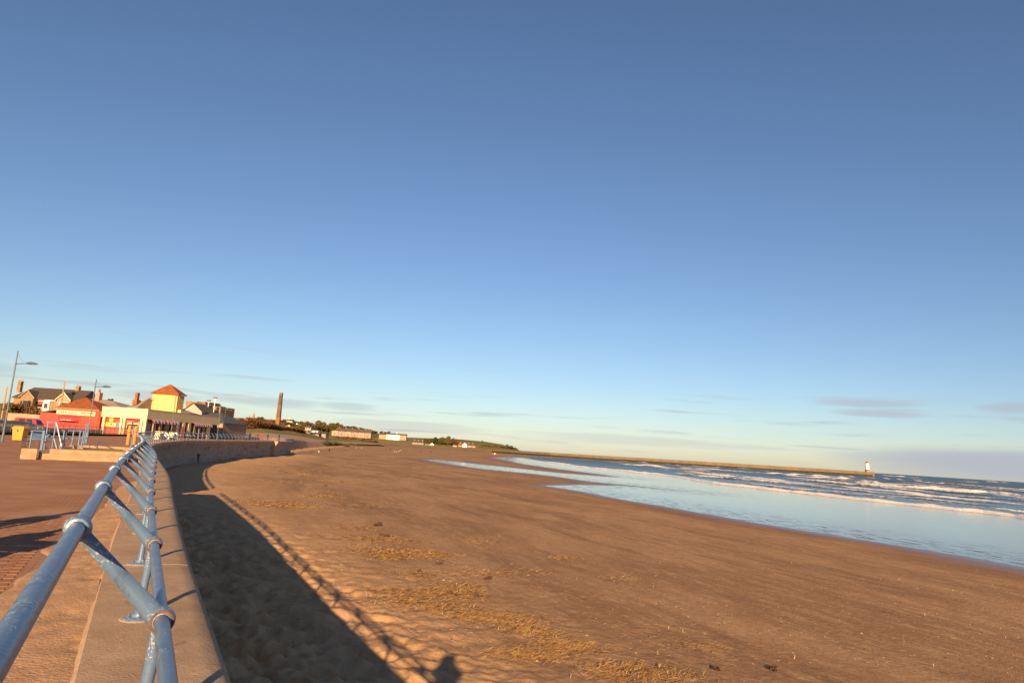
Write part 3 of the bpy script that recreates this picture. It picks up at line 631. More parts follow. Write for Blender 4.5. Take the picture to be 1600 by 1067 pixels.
for i in range(-160, 160):
    for j in range(-40, 240):
        lx = i*.205+(.1025 if j % 2 else 0); ly = j*.104; x = lx*ca-ly*sa; y = lx*sa+ly*ca
        if not (3.4 < y < 13.6) or x > -1.2: continue
        az_ = math.degrees(math.atan2(x, y))
        if az_ < -39 or az_ > -26: continue
        cells.append((math.hypot(x, y), x, y))
dwc = wall_dist(np.array([c[1] for c in cells]), np.array([c[2] for c in cells]))
cells = sorted(c for c, d in zip(cells, dwc) if d < -1.85)
rest = MB()
src = paver_mesh(None)
for k, (r_, x, y) in enumerate(cells):
    rz = R(27.75)+random.uniform(-.008, .008); zz = PZ+random.uniform(-.0015, .0015)
    if k < 300:
        o = bpy.data.objects.new('paving_block', random.choice(pm)); C.objects.link(o); o.parent = prom; o.location = (x, y, zz); o.rotation_euler = (random.uniform(-.008, .008), random.uniform(-.008, .008), rz)
    elif r_ < 15:
        c_, s_ = math.cos(rz), math.sin(rz); rest.add([(x+v[0]*c_-v[1]*s_, y+v[0]*s_+v[1]*c_, zz+v[2]) for v in src.v], src.f, random.randrange(3))
if rest.v: tag(rest.build('paving_blocks', pav_m, prom, world=False, fix=False), kind='stuff')

# ------------------------------------------------------------------ lamp posts
def lamp_post(base, top_z, label, arm=.62, drop=.75, az=0.0):
    base = Vector(base); root = thing('street_lamp', base, label, 'street lamp', 'blue grey lamp posts along the promenade'); h = top_z-base.z
    MB().tube([base, base+Vector((0, 0, 1.1)), base+Vector((0, 0, 1.12)), base+Vector((0, 0, h))], [.085, .085, .062, .038], 12).build('pole', lampgrey, root, smooth=True)
    MB().lathe([(.16, 0), (.16, .03), (.10, .05)], base, 14).build('base_plate', lampgrey, root)
    d = Vector((math.cos(az), math.sin(az), 0)); a0 = base+Vector((0, 0, h-drop)); a1 = a0+d*arm+Vector((0, 0, .06))
    MB().tube([a0, a1], [.035, .026], 8).build('arm', lampgrey, root, smooth=True)
    MB().tube([base+Vector((0, 0, h-.12)), a0+d*arm*.72+Vector((0, 0, .04))], .008, 5).build('tie_rod', lampgrey, root)
    MB().lathe([(.055, -.06), (.062, 0), (.055, .06)], a0, 10).build('collar', lampgrey, root)
    hd = MB(); vs = []; prof = [(0, .04, .04), (.12, .12, .09), (.35, .19, .15), (.62, .17, .13), (.86, .09, .06), (.95, .02, .02)]; n = 12
    for (t, wy, hz) in prof:
        for j in range(n):
            a = 2*math.pi*j/n; zz = hz*math.sin(a); zz = zz if zz > 0 else zz*.35
            vs.append(a1+d*(t-.05)+Vector((-d.y, d.x, 0))*wy*math.cos(a)+Vector((0, 0, zz)))
    hd.add(vs, [(i*n+j, i*n+(j+1) % n, (i+1)*n+(j+1) % n, (i+1)*n+j) for i in range(5) for j in range(n)]+[tuple(range(n)), tuple(5*n+j for j in range(n))])
    ho = hd.build('lamp_head', lampgrey, root, smooth=True)
    MB().obox(a1+d*.15+Vector((-d.y, d.x, 0))*-.09+Vector((0, 0, -.045)), d*.5, Vector((-d.y, d.x, 0))*.18, (0, 0, .02)).build('lens', glassd, ho)
    return root
b = gp(3, 690, PZ); lamp_post(b, at(23, 548, b.y).z, 'tall lamp post with curved head standing beside the yellow grit bin', .75, .95)
b = gp(135.2, 690, PZ); lamp_post(b, at(148, 592, b.y).z, 'lamp post in front of the red take away hut wall')
b = gp(265.5, 686, PZ); b = Vector((b.x, b.y, PZ)); lamp_post(b, at(273.5, 611, b.y).z, 'lamp post rising in front of the yellow tower')
b = gp(338.5, 687, PZ); lamp_post(b, at(343.2, 632, b.y).z, 'lamp post in front of the stone gable past the cafe', .8, .8)
b = Vector((at(347.5, 680, 158).x, 158, PZ)); lamp_post(b, at(350.5, 637.5, 158).z, 'lamp post beside the white canopy shelter', .8, .5)

# ------------------------------------------------------------------ low concrete plinths, handrails, bench, bin
P0, P1 = gp(60.5, 717.5, PZ), gp(199, 722.5, PZ); ax = (P1-P0); ln = ax.length; ax.normalize(); ay = Vector((-ax.y, ax.x, 0))
pl = thing('concrete_plinth', P0, 'two-tier tan concrete plinth beside the railing, carrying blue handrails', 'plinth')
MB().obox(P0, ax*ln, ay*4.2, (0, 0, .27)).build('lower_tier', plinth_c, pl)
MB().obox(P0+ay*.16+ax*.35+Vector((0, 0, .271)), ax*(ln-.35), ay*3.9, (0, 0, .20)).build('upper_tier', plinth_c, pl)
MB().obox(P0+ay*2.0+ax*1.25+Vector((0, 0, .472)), ax*.42, ay*.5, (0, 0, .16)).build('raised_block', plinth_c, pl)
blk = MB(); q = gp(30.5, 717, PZ); blk_root = thing('concrete_block', q, 'pale square concrete block at the foot of the blue handrails', 'block')
bw = gp(51, 718, PZ).x-q.x+.1
def bevel_box(o, ax, ay, h, e=.03):
    o, ax, ay = Vector(o), Vector(ax), Vector(ay); la, lb = ax.length, ay.length; ux, uy = ax/la, ay/lb; m = MB(); vs = []
    for z, k in ((0, 0), (h-e, 0), (h, e)):
        for (i, j) in ((0, 0), (1, 0), (1, 1), (0, 1)): vs.append(o+ux*(k if i == 0 else la-k)+uy*(k if j == 0 else lb-k)+Vector((0, 0, z)))
    m.add(vs, [(3, 2, 1, 0), (8, 9, 10, 11)]+[(r*4+j, r*4+(j+1) % 4, (r+1)*4+(j+1) % 4, (r+1)*4+j) for r in (0, 1) for j in range(4)]); return m
bevel_box(q, ax*bw, ay*.7, .46).build('body', plinth_c, blk_root)
ztop = PZ+.47
def px_rail(name, label, posts, rails, Y, r=.034, root=None):
    """posts: (px base, px top) with the base standing on Y"""
    root = root or thing(name, at(*posts[0][0], Y), label, 'handrail')
    for (pb, pt_) in posts:
        a = at(*pb, Y); c = at(*pt_, Y); MB().tube([(a.x, a.y, a.z), (a.x, a.y, c.z)], r, 9).build('post', paint, root, smooth=True)
        MB().lathe([(.08, 0), (.08, .015), (.04, .03)], a, 10).build('base_plate', paint, root)
    for (p, q_) in rails: MB().tube([at(*p, Y), at(*q_, Y)], r*.92, 9).build('rail', paint, root, smooth=True)
    return root
Yb = P0.y+.6
px_rail('handrail', 'low blue tubular handrail rising behind the pale concrete block', [((45.2, 703), (48, 672.5)), ((60.5, 717), (65, 672.5)), ((64.5, 703), (68, 672.5))], [((48, 673), (70, 674)), ((46.5, 685.5), (69, 686.5))], Yb)
tf = px_rail('guard_frame', 'tall blue tubular guard frame with sloping brace on the plinth', [((68.2, 703), (73.6, 659.5)), ((80.5, 703), (86.2, 660)), ((93, 703), (95, 690))], [((73.6, 659.6), (87.6, 660.0)), ((70.5, 681.5), (84, 682.5)), ((88, 660), (96, 697)), ((84.5, 685), (89, 702))], Yb+.5)
MB().tube([at(84, 682.5, Yb+.5), at(94, 684, Yb+1.4)], .03, 8).build('rail', paint, tf, smooth=True)
px_rail('handrail', 'long blue tubular handrail with flat top bar across the plinth', [((96, 700.5), (100, 673)), ((99.5, 699.5), (102.6, 673)), ((111, 699.5), (115, 673.3)), ((121.5, 699.5), (125.6, 673.6)), ((127, 699), (130, 673.6))], [((97, 672.6), (136, 673.3)), ((96, 685.2), (135, 684.6))], Yb+1.4)
px_rail('handrail', 'cluster of upright blue handrail posts at the end of the plinth', [((130.5, 693), (133, 664)), ((132.8, 693), (135.2, 663)), ((134.6, 692.5), (136.6, 663))], [((132.8, 664), (136.8, 663.2)), ((131.5, 684), (135, 683.5))], 44)
for (pa, pb, lb) in (((141, 691), (163, 707), 'short black sloping handrail descending the sandy steps'), ((153, 690.5), (191, 708), 'longer black sloping handrail descending the sandy steps')):
    Yh = 41.5; a = at(*pa, Yh); c = at(*pb, Yh); root = thing('step_handrail', (c.x, c.y, PZ), lb, 'handrail')
    MB().tube([a, c], .028, 8).build('rail', dark_metal, root, smooth=True)
    for t_ in (0., .5, 1.): q_ = a.lerp(c, t_); MB().tube([(q_.x, q_.y, min(PZ, q_.z)-.35), (q_.x, q_.y, q_.z)], .022, 7).build('post', dark_metal, root, smooth=True)
# orange timber gate posts by the gap
for k, (bx, by, tx, ty, Yp, lb) in enumerate(((199.5, 691.5, 203.5, 664.5, 62, 'thick weathered orange timber post left of the slim blue post'), (209.5, 690, 213, 665.5, 64, 'weathered orange timber post right of the slim blue post'))):
    a = at(bx, by, Yp); a.z = PZ; c = at(tx, ty, Yp); root = thing('timber_post', a, lb, 'post')
    MB().lathe([(.145, 0), (.14, c.z-a.z-.1), (.10, c.z-a.z)], a, 12).build('shaft', orange_post, root, smooth=True)
    MB().lathe([(.15, 1.1), (.15, 1.16)], a, 12).build('band', rust, root); MB().lathe([(.05, 0), (.05, .02)], (a.x+.02, a.y-.13, a.z+1.75), 8).build('bolt_hole', dark_metal, root)
a = at(202.5, 712, 38); a.z = PZ; c = at(207.6, 666, 38); root = thing('slim_post', a, 'slim blue pipe post standing between the two orange timber posts', 'post')
MB().tube([a, (a.x, a.y, c.z)], .042, 10).build('shaft', paint, root, smooth=True); MB().lathe([(.1, 0), (.1, .02), (.05, .04)], a, 12).build('base_plate', paint, root); MB().lathe([(.055, c.z-a.z-.03), (.055, c.z-a.z+.01), (.02, c.z-a.z+.03)], a, 10).build('cap', paint, root)

def bench(loc, rz, label):
    root = thing('bench', loc, label, 'bench', None, rz)
    for i in range(3): MB().obox((-.8, .06+i*.14, .42), (1.6, 0, 0), (0, .12, 0), (0, 0, .035)).build('seat_slat', bench_blue, root, world=False)
    for i in range(2): MB().obox((-.8, .49+i*.03, .60+i*.155), (1.6, 0, 0), (0, .03, 0), (0, .02, .14)).build('back_slat', bench_blue, root, world=False)
    for x in (-.7, .7):
        g = MB(); pts = [(x, .10+.13*math.cos(t), .14+.13*math.sin(t)) for t in np.linspace(-1.2, 3.9, 14)]; g.tube(pts, .02, 7)
        g.tube([(x, .52, .02), (x, .40, .20), (x, .44, .42), (x, .52, .66), (x, .57, .90)], .022, 7); g.tube([(x, .02, .40), (x, .25, .405), (x, .45, .42)], .02, 7)
        g.tube([(x, .02, .40), (x, .0, .25), (x, .05, .08), (x, .14, .02)], .02, 7); g.tube([(x, .03, .40), (x, .0, .55), (x, .06, .63), (x, .3, .64), (x, .5, .62)], .018, 7)
        g.tube([(x, -.02, .012), (x, .6, .012)], .018, 6); g.build('end_frame', dark_metal, root, world=False, smooth=True)
    return root
q = gp(46, 699.5, PZ); bench((q.x, q.y, PZ), R(-18), 'blue slatted bench with scrolled black iron ends, on the paving')
q = gp(17, 688, PZ); gb = thing('grit_bin', q, 'bright yellow grit bin with lid standing by the fence', 'bin')
x, y = q.x, q.y
m_ = MB(); vs = []
for z, w_, d_ in ((.05, .36, .28), (.92, .43, .34)):
    for (i, j) in ((-1, -1), (1, -1), (1, 1), (-1, 1)): vs.append((x+.35+i*w_, y+.4+j*d_, PZ+z))
m_.add(vs, [(3, 2, 1, 0), (4, 5, 6, 7)]+[(j, (j+1) % 4, 4+(j+1) % 4, 4+j) for j in range(4)]).build('body', yellow_bin, gb)
m_ = MB(); vs = []
for z, w_, d_ in ((.925, .47, .38), (1.02, .46, .37), (1.14, .36, .26)):
    for (i, j) in ((-1, -1), (1, -1), (1, 1), (-1, 1)): vs.append((x+.35+i*w_, y+.4+j*d_, PZ+z))
m_.add(vs, [(3, 2, 1, 0), (8, 9, 10, 11)]+[(r*4+j, r*4+(j+1) % 4, (r+1)*4+(j+1) % 4, (r+1)*4+j) for r in (0, 1) for j in range(4)]).build('lid', yellow_bin, gb)
for i in (-1, 1): MB().box(x+.35+i*.26-.06, x+.35+i*.26+.06, y+.15, y+.65, PZ, PZ+.05).build('foot', dark_metal, gb)
MB().box(x+.31, x+.40, y+.02, y+.06, PZ+.72, PZ+.86).build('latch', dark_metal, gb)

# ------------------------------------------------------------------ boundary fence along the road
f0, f1 = gp(-70, 682, PZ), gp(206, 681.5, PZ); f0 = Vector((-46.5, 50, PZ)); f1 = Vector((f1.x, f1.y, PZ))
fx = (f1-f0); fl = fx.length; fx.normalize(); fy = Vector((-fx.y, fx.x, 0))
fn = thing('road_fence', f0, 'black upright bar fence on a low dark wall between promenade and road', 'fence')
MB().obox(f0-fy*.15, fx*fl, fy*.3, (0, 0, .28)).build('low_wall', seaweed, fn)
for zz in (.38, 1.22): MB().obox(f0-fy*.02+Vector((0, 0, zz)), fx*fl, fy*.04, (0, 0, .045)).build('rail', fence_m, fn)
npost = int(fl/1.9); pme = None; bme = None
for i in range(npost+1):
    p = f0+fx*(i*1.9)
    if pme is None:
        o = MB().obox((-.03, -.03, .28), (.06, 0, 0), (0, .06, 0), (0, 0, 1.05)).build('post', fence_m, fn, world=False); pme = o.data
        o2 = MB().obox((-.009, -.009, .28), (.018, 0, 0), (0, .018, 0), (0, 0, .98)).build('bar', fence_m, fn, world=False); bme = o2.data; bpy.data.objects.remove(o2)
    else: o = bpy.data.objects.new('post', pme); C.objects.link(o); o.parent = fn
    o.location = p-f0
nb = 0
for i in range(npost):
    for k in range(1, 9):
        if nb >= 296: break
        o = bpy.data.objects.new('bar', bme); C.objects.link(o); o.parent = fn; o.location = fx*(i*1.9+k*.211); nb += 1
MB().obox(f0+fy*4, fx*(fl*.98), fy*.25, (0, 0, .75)).build('garden_kerb', stone, None)
k_ = bpy.data.objects['garden_kerb']; k_.name = 'roadside_wall'; tag(k_, 'long low tan stone wall along the far side of the road', 'wall')

# ------------------------------------------------------------------ buildings
def rect_px(x0, y0, x1, y1, Y):
    """rectangle on the plane y = Y from two photograph pixels (upright in the world)"""
    a = at(x0, y0, Y); c = at(x1, y1, Y); return min(a.x, c.x), max(a.x, c.x), min(a.z, c.z), max(a.z, c.z)
def window(parent, x0, x1, z0, z1, Y, frame=white_m, pane=glassd, nx=1, nz=2, dep=.06, fw=.07, name='window'):
    """window on a wall facing -Y: frame bars stand proud, panes lie in between"""
    f = MB(); f.box(x0, x1, Y-dep, Y+.02, z0, z0+fw).box(x0, x1, Y-dep, Y+.02, z1-fw, z1)
    f.box(x0, x0+fw, Y-dep, Y+.02, z0+fw, z1-fw).box(x1-fw, x1, Y-dep, Y+.02, z0+fw, z1-fw)
    o = f.build(name, frame, parent)
    for i in range(nx):
        for j in range(nz):
            wx, wz = (x1-x0-2*fw)/nx, (z1-z0-2*fw)/nz
            MB().box(x0+fw+i*wx+.02, x0+fw+(i+1)*wx-.02, Y-.02, Y-.004, z0+fw+j*wz+.02, z0+fw+(j+1)*wz-.02).build('pane', pane, o)
    return o
def gable_roof(x0, x1, y0, y1, ze, zr, ov=.25, th=.14, hipl=0., hipr=0.):
    """ridge along X"""
    ym = (y0+y1)/2; b = MB(); A = [(x0-ov, y0-ov, ze-.05), (x1+ov, y0-ov, ze-.05), (x1+ov-hipr*1., ym, zr), (x0-ov+hipl, ym, zr)]; B = [(x0-ov, y1+ov, ze-.05), (x1+ov, y1+ov, ze-.05)]
    v = [A[0], A[1], B[1], B[0], A[3], A[2]]; v2 = [(p[0], p[1], p[2]-th) for p in v]
    b.add(v+v2, [(0, 1, 5, 4), (2, 3, 4, 5), (1, 2, 5), (3, 0, 4), (6, 7, 8, 9), (0, 6, 7, 1), (1, 7, 8, 2), (2, 8, 9, 3), (3, 9, 6, 0)]); return b
def gable_wall(b, xa, xb, Y0, Y1, zb, ze, zr):
    xm = (xa+xb)/2; b.prism([(xa, Y0, zb), (xb, Y0, zb), (xb, Y0, ze), (xm, Y0, zr), (xa, Y0, ze)], (0, Y1-Y0, 0)); return b
def gable_roof_y(xa, xb, Y0, Y1, ze, zr, ov=.25, th=.12):
    xm = (xa+xb)/2; sl = (zr-ze)/((xb-xa)/2); e = ze-ov*sl; b = MB()
    for sx, xe in ((-1, xa-ov), (1, xb+ov)):
        b.add([(xe, Y0-ov, e), (xm, Y0-ov, zr+.02), (xm, Y1, zr+.02), (xe, Y1, e), (xe, Y0-ov, e+th), (xm, Y0-ov, zr+.02+th), (xm, Y1, zr+.02+th), (xe, Y1, e+th)], [(0, 1, 2, 3), (4, 5, 6, 7), (0, 1, 5, 4), (0, 4, 7, 3), (2, 3, 7, 6)])
    return b
def chimney(parent, x, y, z0, z1, w_, d_, m_, pots=2, potm=None):
    b = MB(); b.box(x-w_/2, x+w_/2, y-d_/2, y+d_/2, z0, z1-.35).box(x-w_/2-.07, x+w_/2+.07, y-d_/2-.07, y+d_/2+.07, z1-.35, z1-.2)
    o = b.build('chimney', m_, parent)
    for i in range(pots): MB().lathe([(.13, z1-.2), (.11, z1+.15), (.13, z1+.2)], (x+(i-(pots-1)/2)*w_*.5, y, 0), 8).build('chimney_pot', potm or tile_o, o)
    return o
def tile_rows(parent, quad_pts, rows, m_, th=.04, name='tile_course'):
    """courses of a roof slope: each a thin strip lapping the one below. quad: lower-left, lower-right, upper-right, upper-left"""
    a, b_, c, d = map(Vector, quad_pts); nrm = (b_-a).cross(d-a).normalized()
    if nrm.z < 0: nrm = -nrm
    for i in range(rows):
        t0, t1 = i/rows, min(1, (i+1.15)/rows); l0, r0, l1, r1 = a.lerp(d, t0), b_.lerp(c, t0), a.lerp(d, t1), b_.lerp(c, t1)
        MB().add([l0+nrm*.02, r0+nrm*.02, r1+nrm*.02, l1+nrm*.02, l0+nrm*(.02+th), r0+nrm*(.02+th), r1+nrm*.028, l1+nrm*.028], [(0, 3, 2, 1), (4, 5, 6, 7), (0, 1, 5, 4), (1, 2, 6, 5), (2, 3, 7, 6), (3, 0, 4, 7)]).build(name, m_, parent)
def text_part(s, loc, size, m_, parent, rot=(math.pi/2, 0, 0), width=None):
    cu = bpy.data.curves.new('lettering', 'FONT'); cu.body = s; cu.size = size; cu.extrude = .006; cu.offset = .012; cu.align_x = 'CENTER'; cu.align_y = 'CENTER'; cu.resolution_u = 3
    o = bpy.data.objects.new('lettering', cu); C.objects.link(o); bpy.context.view_layer.update()
    me = bpy.data.meshes.new_from_object(o.evaluated_get(bpy.context.evaluated_depsgraph_get())); bpy.data.objects.remove(o)
    if width:
        xs = [v.co.x for v in me.vertices]; k = width/(max(xs)-min(xs))
        for v in me.vertices: v.co.x *= k
    me.materials.clear(); me.materials.append(m_); q = bpy.data.objects.new('lettering', me); C.objects.link(q); q.parent = parent; q.location = Vector(loc)-ROOT[parent.name]; q.rotation_euler = rot
    return q
sign_ink = mat('sign_ink', (.09, .05, .03), (.06, .035, .02), 3, .7)
awn_ink = mat('awning_lettering', (.72, .60, .50), (.6, .5, .42), 8, .7)
YF = gp(157.6, 678, PZ).y
# --- red take away hut
xl, xr = at(62, 650, YF).x, at(157, 650, YF).x; xh = at(88, 645, YF).x; zt = at(157, 642, YF).z; ztl = at(70, 643, YF).z-.1
rh = thing('take_away_hut', ((xl+xr)/2, YF, PZ), 'bright red take away hut with orange hipped tile roof and cream sign', 'kiosk')
MB().box(xh, xr, YF, YF+8, PZ, zt).build('wall', red_wall, rh)
MB().box(xl, xh-.004, YF+.06, YF+6, PZ, ztl).build('wing_wall', red_wall, rh)
vs = [(xl-.15, YF-.1, ztl+.0), (xh+.1, YF-.1, ztl+.42), (xh+.1, YF+6, ztl+.42), (xl-.15, YF+6, ztl+.0)]
MB().prism(vs, (0, 0, .1)).build('wing_roof', slate_g, rh)
ze = at(120, 639.5, YF).z; ap = at(135, 621, YF+4); e0, e1 = xh-.1, at(155, 640, YF).x+.1
MB().box(e0, e1, YF-.22, YF+8.2, zt, zt+.16).build('fascia', pink_m, rh)
rf = MB().add([(e0-.1, YF-.3, zt+.16), (e1+.1, YF-.3, zt+.16), (e1+.1, YF+8.3, zt+.16), (e0-.1, YF+8.3, zt+.16), (ap.x, YF+4, ap.z)], [(3, 2, 1, 0), (0, 1, 4), (1, 2, 4), (2, 3, 4), (3, 0, 4)]).build('roof', tile_o, rh)
A_, B_, P_ = Vector((e0-.1, YF-.3, zt+.16)), Vector((e1+.1, YF-.3, zt+.16)), Vector((ap.x, YF+4, ap.z))
for i in range(9):
    t0, t1 = i/9, min(1, (i+1.1)/9); tile_rows(rf, [A_.lerp(P_, t0), B_.lerp(P_, t0), B_.lerp(P_, t1), A_.lerp(P_, t1)], 1, tile_o, .05)
sx0, sx1, sz0, sz1 = rect_px(89, 639.8, 148.5, 649.0, YF); sz0, sz1 = at(118, 648.2, YF).z, at(118, 641.6, YF).z
sg = MB().box(sx0, sx1, YF-.06, YF-.004, sz0, sz1).build('sign_board', cream, rh)
text_part('TAKE AWAY SERVICE', ((sx0+sx1)/2, YF-.07, (sz0+sz1)/2), .55, sign_ink, rh, width=(sx1-sx0)*.93)
ax0, ax1 = at(91, 652, YF).x, at(126.5, 653, YF).x; az0, az1 = at(108, 656, YF).z, at(108, 648.6, YF).z
aw = MB(); n = 10; vs = []
for e, x in ((0, ax0), (.35, ax0+.45), (1, ax0+.9), (1, ax1-.9), (.35, ax1-.45), (0, ax1)):
    for j in range(n): a = j/(n-1)*math.pi/2; vs.append((x, YF-(.12+.95*e)*math.sin(a)*.9, az0+(az1-az0)*(math.cos(a))*(.75+.25*e)))
aw.add(vs, [(i*n+j, i*n+j+1, (i+1)*n+j+1, (i+1)*n+j) for i in range(5) for j in range(n-1)]); awo = aw.build('awning', red_awn, rh, smooth=True)
MB().box(ax0+.15, ax1-.15, YF-.99, YF-.93, az0-.16, az0+.02).build('awning_valance', red_awn, rh)
for k in range(13):
    if k in (6,): continue
    xx = ax0+.95+k*(ax1-ax0-1.9)/13; MB().box(xx, xx+(ax1-ax0-1.9)/13*.72, YF-1.0, YF-.992, az0-.10, az0-.01).build('valance_mark', awn_ink, rh)
MB().box(ax0+.2, ax1-.3, YF-.05, YF-.004, at(108, 668, YF).z, az0-.05).build('shutter', red_dark, rh)
MB().box(xr-.35, xr-.27, YF-.06, YF-.004, PZ, zt-.1).build('drain_pipe', red_dark, rh)
# --- yellow cafe: front and long seaward side
xc0, xc1 = at(157.8, 650, YF).x+.02, at(229.8, 650, YF).x; zc1, zc0 = at(196, 637.4, YF).z, at(196, 652.8, YF).z
YE = YF*1.255; XE = at(329, 655, YE).x
cf = thing('cafe', ((xc0+xc1)/2, YF, PZ), 'yellow seafront cafe with columns, striped awnings and square tower', 'building')
MB().box(xc0, xc1, YF, YE, zc0, zc1).build('parapet', yellow_wall, cf)
st0, st1 = YF+11.5, YF+15.5
MB().box(xc1-.5, xc1+.012, st0, st1, zc1, zc1+.55).build('parapet_step', yellow_wall, cf)
MB().box(xc0-.04, xc1+.04, YF-.04, YE+.02, zc1+.001, zc1+.06).build('coping_strip', cream, cf)
MB().box(xc0+.05, xc1-.55, YF+.6, YE-.1, PZ, zc0).build('red_wall', red_wall, cf)
for (p0, p1) in ((158.2, 161.8), (185.8, 189), (190.8, 194), (217.5, 221), (222.5, 227)):
    x0, x1 = at(p0, 665, YF).x, at(p1, 665, YF).x
    MB().box(x0, x1, YF+.05, YF+.42, PZ, zc0-.002).box(x0-.04, x1+.04, YF+.01, YF+.46, PZ, PZ+.25).build('column', cream, cf)
posters = [mat('poster_'+n_, c, tuple(v*.85 for v in c), 6, .6) for n_, c in (('yellow', (.75, .48, .03)), ('pale', (.74, .55, .22)), ('grey', (.16, .15, .16)), ('cream', (.72, .62, .35)))]
YW = YF+.6
for (x0, y0, x1, y1, k) in ((171.5, 652.4, 176.5, 659, 0), (164.8, 659.5, 171, 666.2, 0), (171.6, 660, 180.6, 667, 1), (181.4, 659, 185.2, 668, 2)):
    a, b2, c2, d2 = rect_px(x0, y0, x1, y1, YW); po = MB().box(a, b2, YW-.05, YW-.004, c2, d2).build('poster', posters[k], cf)
    if k == 1: MB().box(a+.12, a+.42, YW-.056, YW-.051, d2-.42, d2-.12).build('poster_picture', sign_ink, po)
    if k == 0: MB().box(a+.2, a+.5, YW-.056, YW-.051, d2-.22, d2-.10).build('poster_mark', sign_ink, po)
a, b2, c2, d2 = rect_px(198.5, 661, 215.5, 670, YW); wo = window(cf, a, b2, PZ+.9, d2+.25, YW, cream, glassd, 2, 1)
for k in (0, 1): MB().box(a+.12+k*(b2-a)/2, a+(k+1)*(b2-a)/2-.12, YW-.065, YW-.06, d2-.1, d2+.2).build('menu_board', posters[3], cf)
aw = MB(); vs = []; a, b2 = at(197, 655, YW).x, at(216.5, 655, YW).x; zz1, zz0 = at(206, 654.2, YW).z, at(206, 659.5, YW).z
for e, x in ((0, a), (.5, a+.2), (1, a+.5), (1, b2-.5), (.5, b2-.2), (0, b2)):
    for j in range(n): t_ = j/(n-1)*math.pi/2; vs.append((x, YW-(.1+.5*e)*math.sin(t_), zz0+(zz1-zz0)*math.cos(t_)))
aw.add(vs, [(i*n+j, i*n+j+1, (i+1)*n+j+1, (i+1)*n+j) for i in range(5) for j in range(n-1)]).build('awning', red_awn, cf, smooth=True)
for k in range(5): MB().box(a+.55+k*.17, a+.67+k*.17, YW-.63, YW-.605, zz0+.02, zz0+.1).build('valance_mark', awn_ink, cf)
# seaward side (faces +X): piers, openings, striped awnings
def side(y0, y1, z0, z1, dx0, dx1, m_, name): return MB().box(xc1+dx0, xc1+dx1, y0, y1, z0, z1).build(name, m_, cf)
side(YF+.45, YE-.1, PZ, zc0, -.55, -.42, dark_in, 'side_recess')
def ypx(px): r = ray(px, 665); return xc1/r.x*r.y            # where the side plane crosses this column
piers = [(239.5, 242), (249.5, 251.5), (259.5, 262), (270, 273), (276.5, 280.5), (285.5, 289.5), (294.5, 298), (304, 305.6), (311.6, 313), (318.4, 320), (325, 329)]
ylast = YF+.45
for k, (p0, p1) in enumerate(piers):
    y0, y1 = ypx(p0), min(ypx(p1), YE-.05); side(y0, y1, PZ, zc0, -.40, .0, yellow_wall if 3 < k < 7 or k == 10 else stone_pale, 'pier')
    m_ = (maroon if k in (4, 5, 6) else glassd); g_ = side(ylast+.05, y0-.05, PZ+(.55 if k not in (4, 5, 6) else .02), zc0-.05, -.40, -.34, m_, 'glazing' if m_ is glassd else 'door_panel')
    if m_ is glassd:
        ym = (ylast+y0)/2; MB().box(xc1-.34, xc1-.30, ym-.04, ym+.04, PZ+.55, zc0-.05).build('mullion', white_m, g_)
        side(ylast+.02, y0-.02, PZ, PZ+.55, -.40, -.30, maroon, 'stall_riser')
    ylast = y1
def striped_awning(y0, y1, z0, z1, dep):
    ns_ = 4
    for k in range(ns_):
        a, c = y0+(y1-y0)*k/ns_, y0+(y1-y0)*(k+1)/ns_; vs = []
        for yy in (a, c):
            for j in range(7): t_ = j/6*math.pi/2; vs.append((xc1+.02+dep*math.sin(t_), yy, z0+(z1-z0)*math.cos(t_)))
            vs.append((xc1+.02+dep, yy, z0-.18))
        MB().add(vs, [(j, j+1, 8+j+1, 8+j) for j in range(7)]).build('awning_stripe', red_awn if k % 2 == 0 else white_awn, cf, smooth=True)
for (p0, p1) in ((230.5, 241.5), (242.2, 251.8), (252.8, 262.5), (263.5, 273), (298.2, 305.8), (306.3, 313), (313.5, 320), (320.4, 327.3)): striped_awning(ypx(p0), ypx(p1), zc0-.42, zc0+.05, .62)
# tower
YT = xc1/ray(277.5, 640).x*ray(277.5, 640).y+.7; tx0, tx1 = at(237, 630, YT).x, at(276, 630, YT).x; tx1 = min(tx1, xc1-.3); td = 2.6; tz = at(258, 615, YT).z
MB().box(tx0, tx1, YT, YT+td, zc1-.5, tz).build('tower_wall', yellow_clad, cf)
nb_ = 22
for i in range(nb_+1): x = tx0+(tx1-tx0)*i/nb_; MB().box(x-.012, x+.012, YT-.022, YT+.001, zc1, tz-.02).build('cladding_batten', yellow_clad, cf)
for i in range(nb_+1): y = YT+td*i/nb_; MB().box(tx1-.001, tx1+.022, y-.012, y+.012, zc1, tz-.02).build('cladding_batten', yellow_clad, cf)
MB().tube([(tx1-.3, YT-.07, zc1-.2), (tx1-.3, YT-.07, tz-.05)], .05, 8).build('drain_pipe', yellow_clad, cf)
ap = at(264, 600.4, YT+td/2); ex_ = .35; cx = (tx0+tx1)/2
Rv = [Vector(v) for v in ((tx0-ex_, YT-ex_, tz), (tx1+ex_, YT-ex_, tz), (tx1+ex_, YT+td+ex_, tz), (tx0-ex_, YT+td+ex_, tz))]; ap = Vector((cx, YT+td/2, ap.z))
tr = MB().add(Rv+[ap]+[v+Vector((0, 0, -.1)) for v in Rv], [(0, 1, 4), (1, 2, 4), (2, 3, 4), (3, 0, 4), (8, 7, 6, 5), (0, 5, 6, 1), (1, 6, 7, 2), (2, 7, 8, 3), (3, 8, 5, 0)]).build('tower_roof', tile_o, cf)
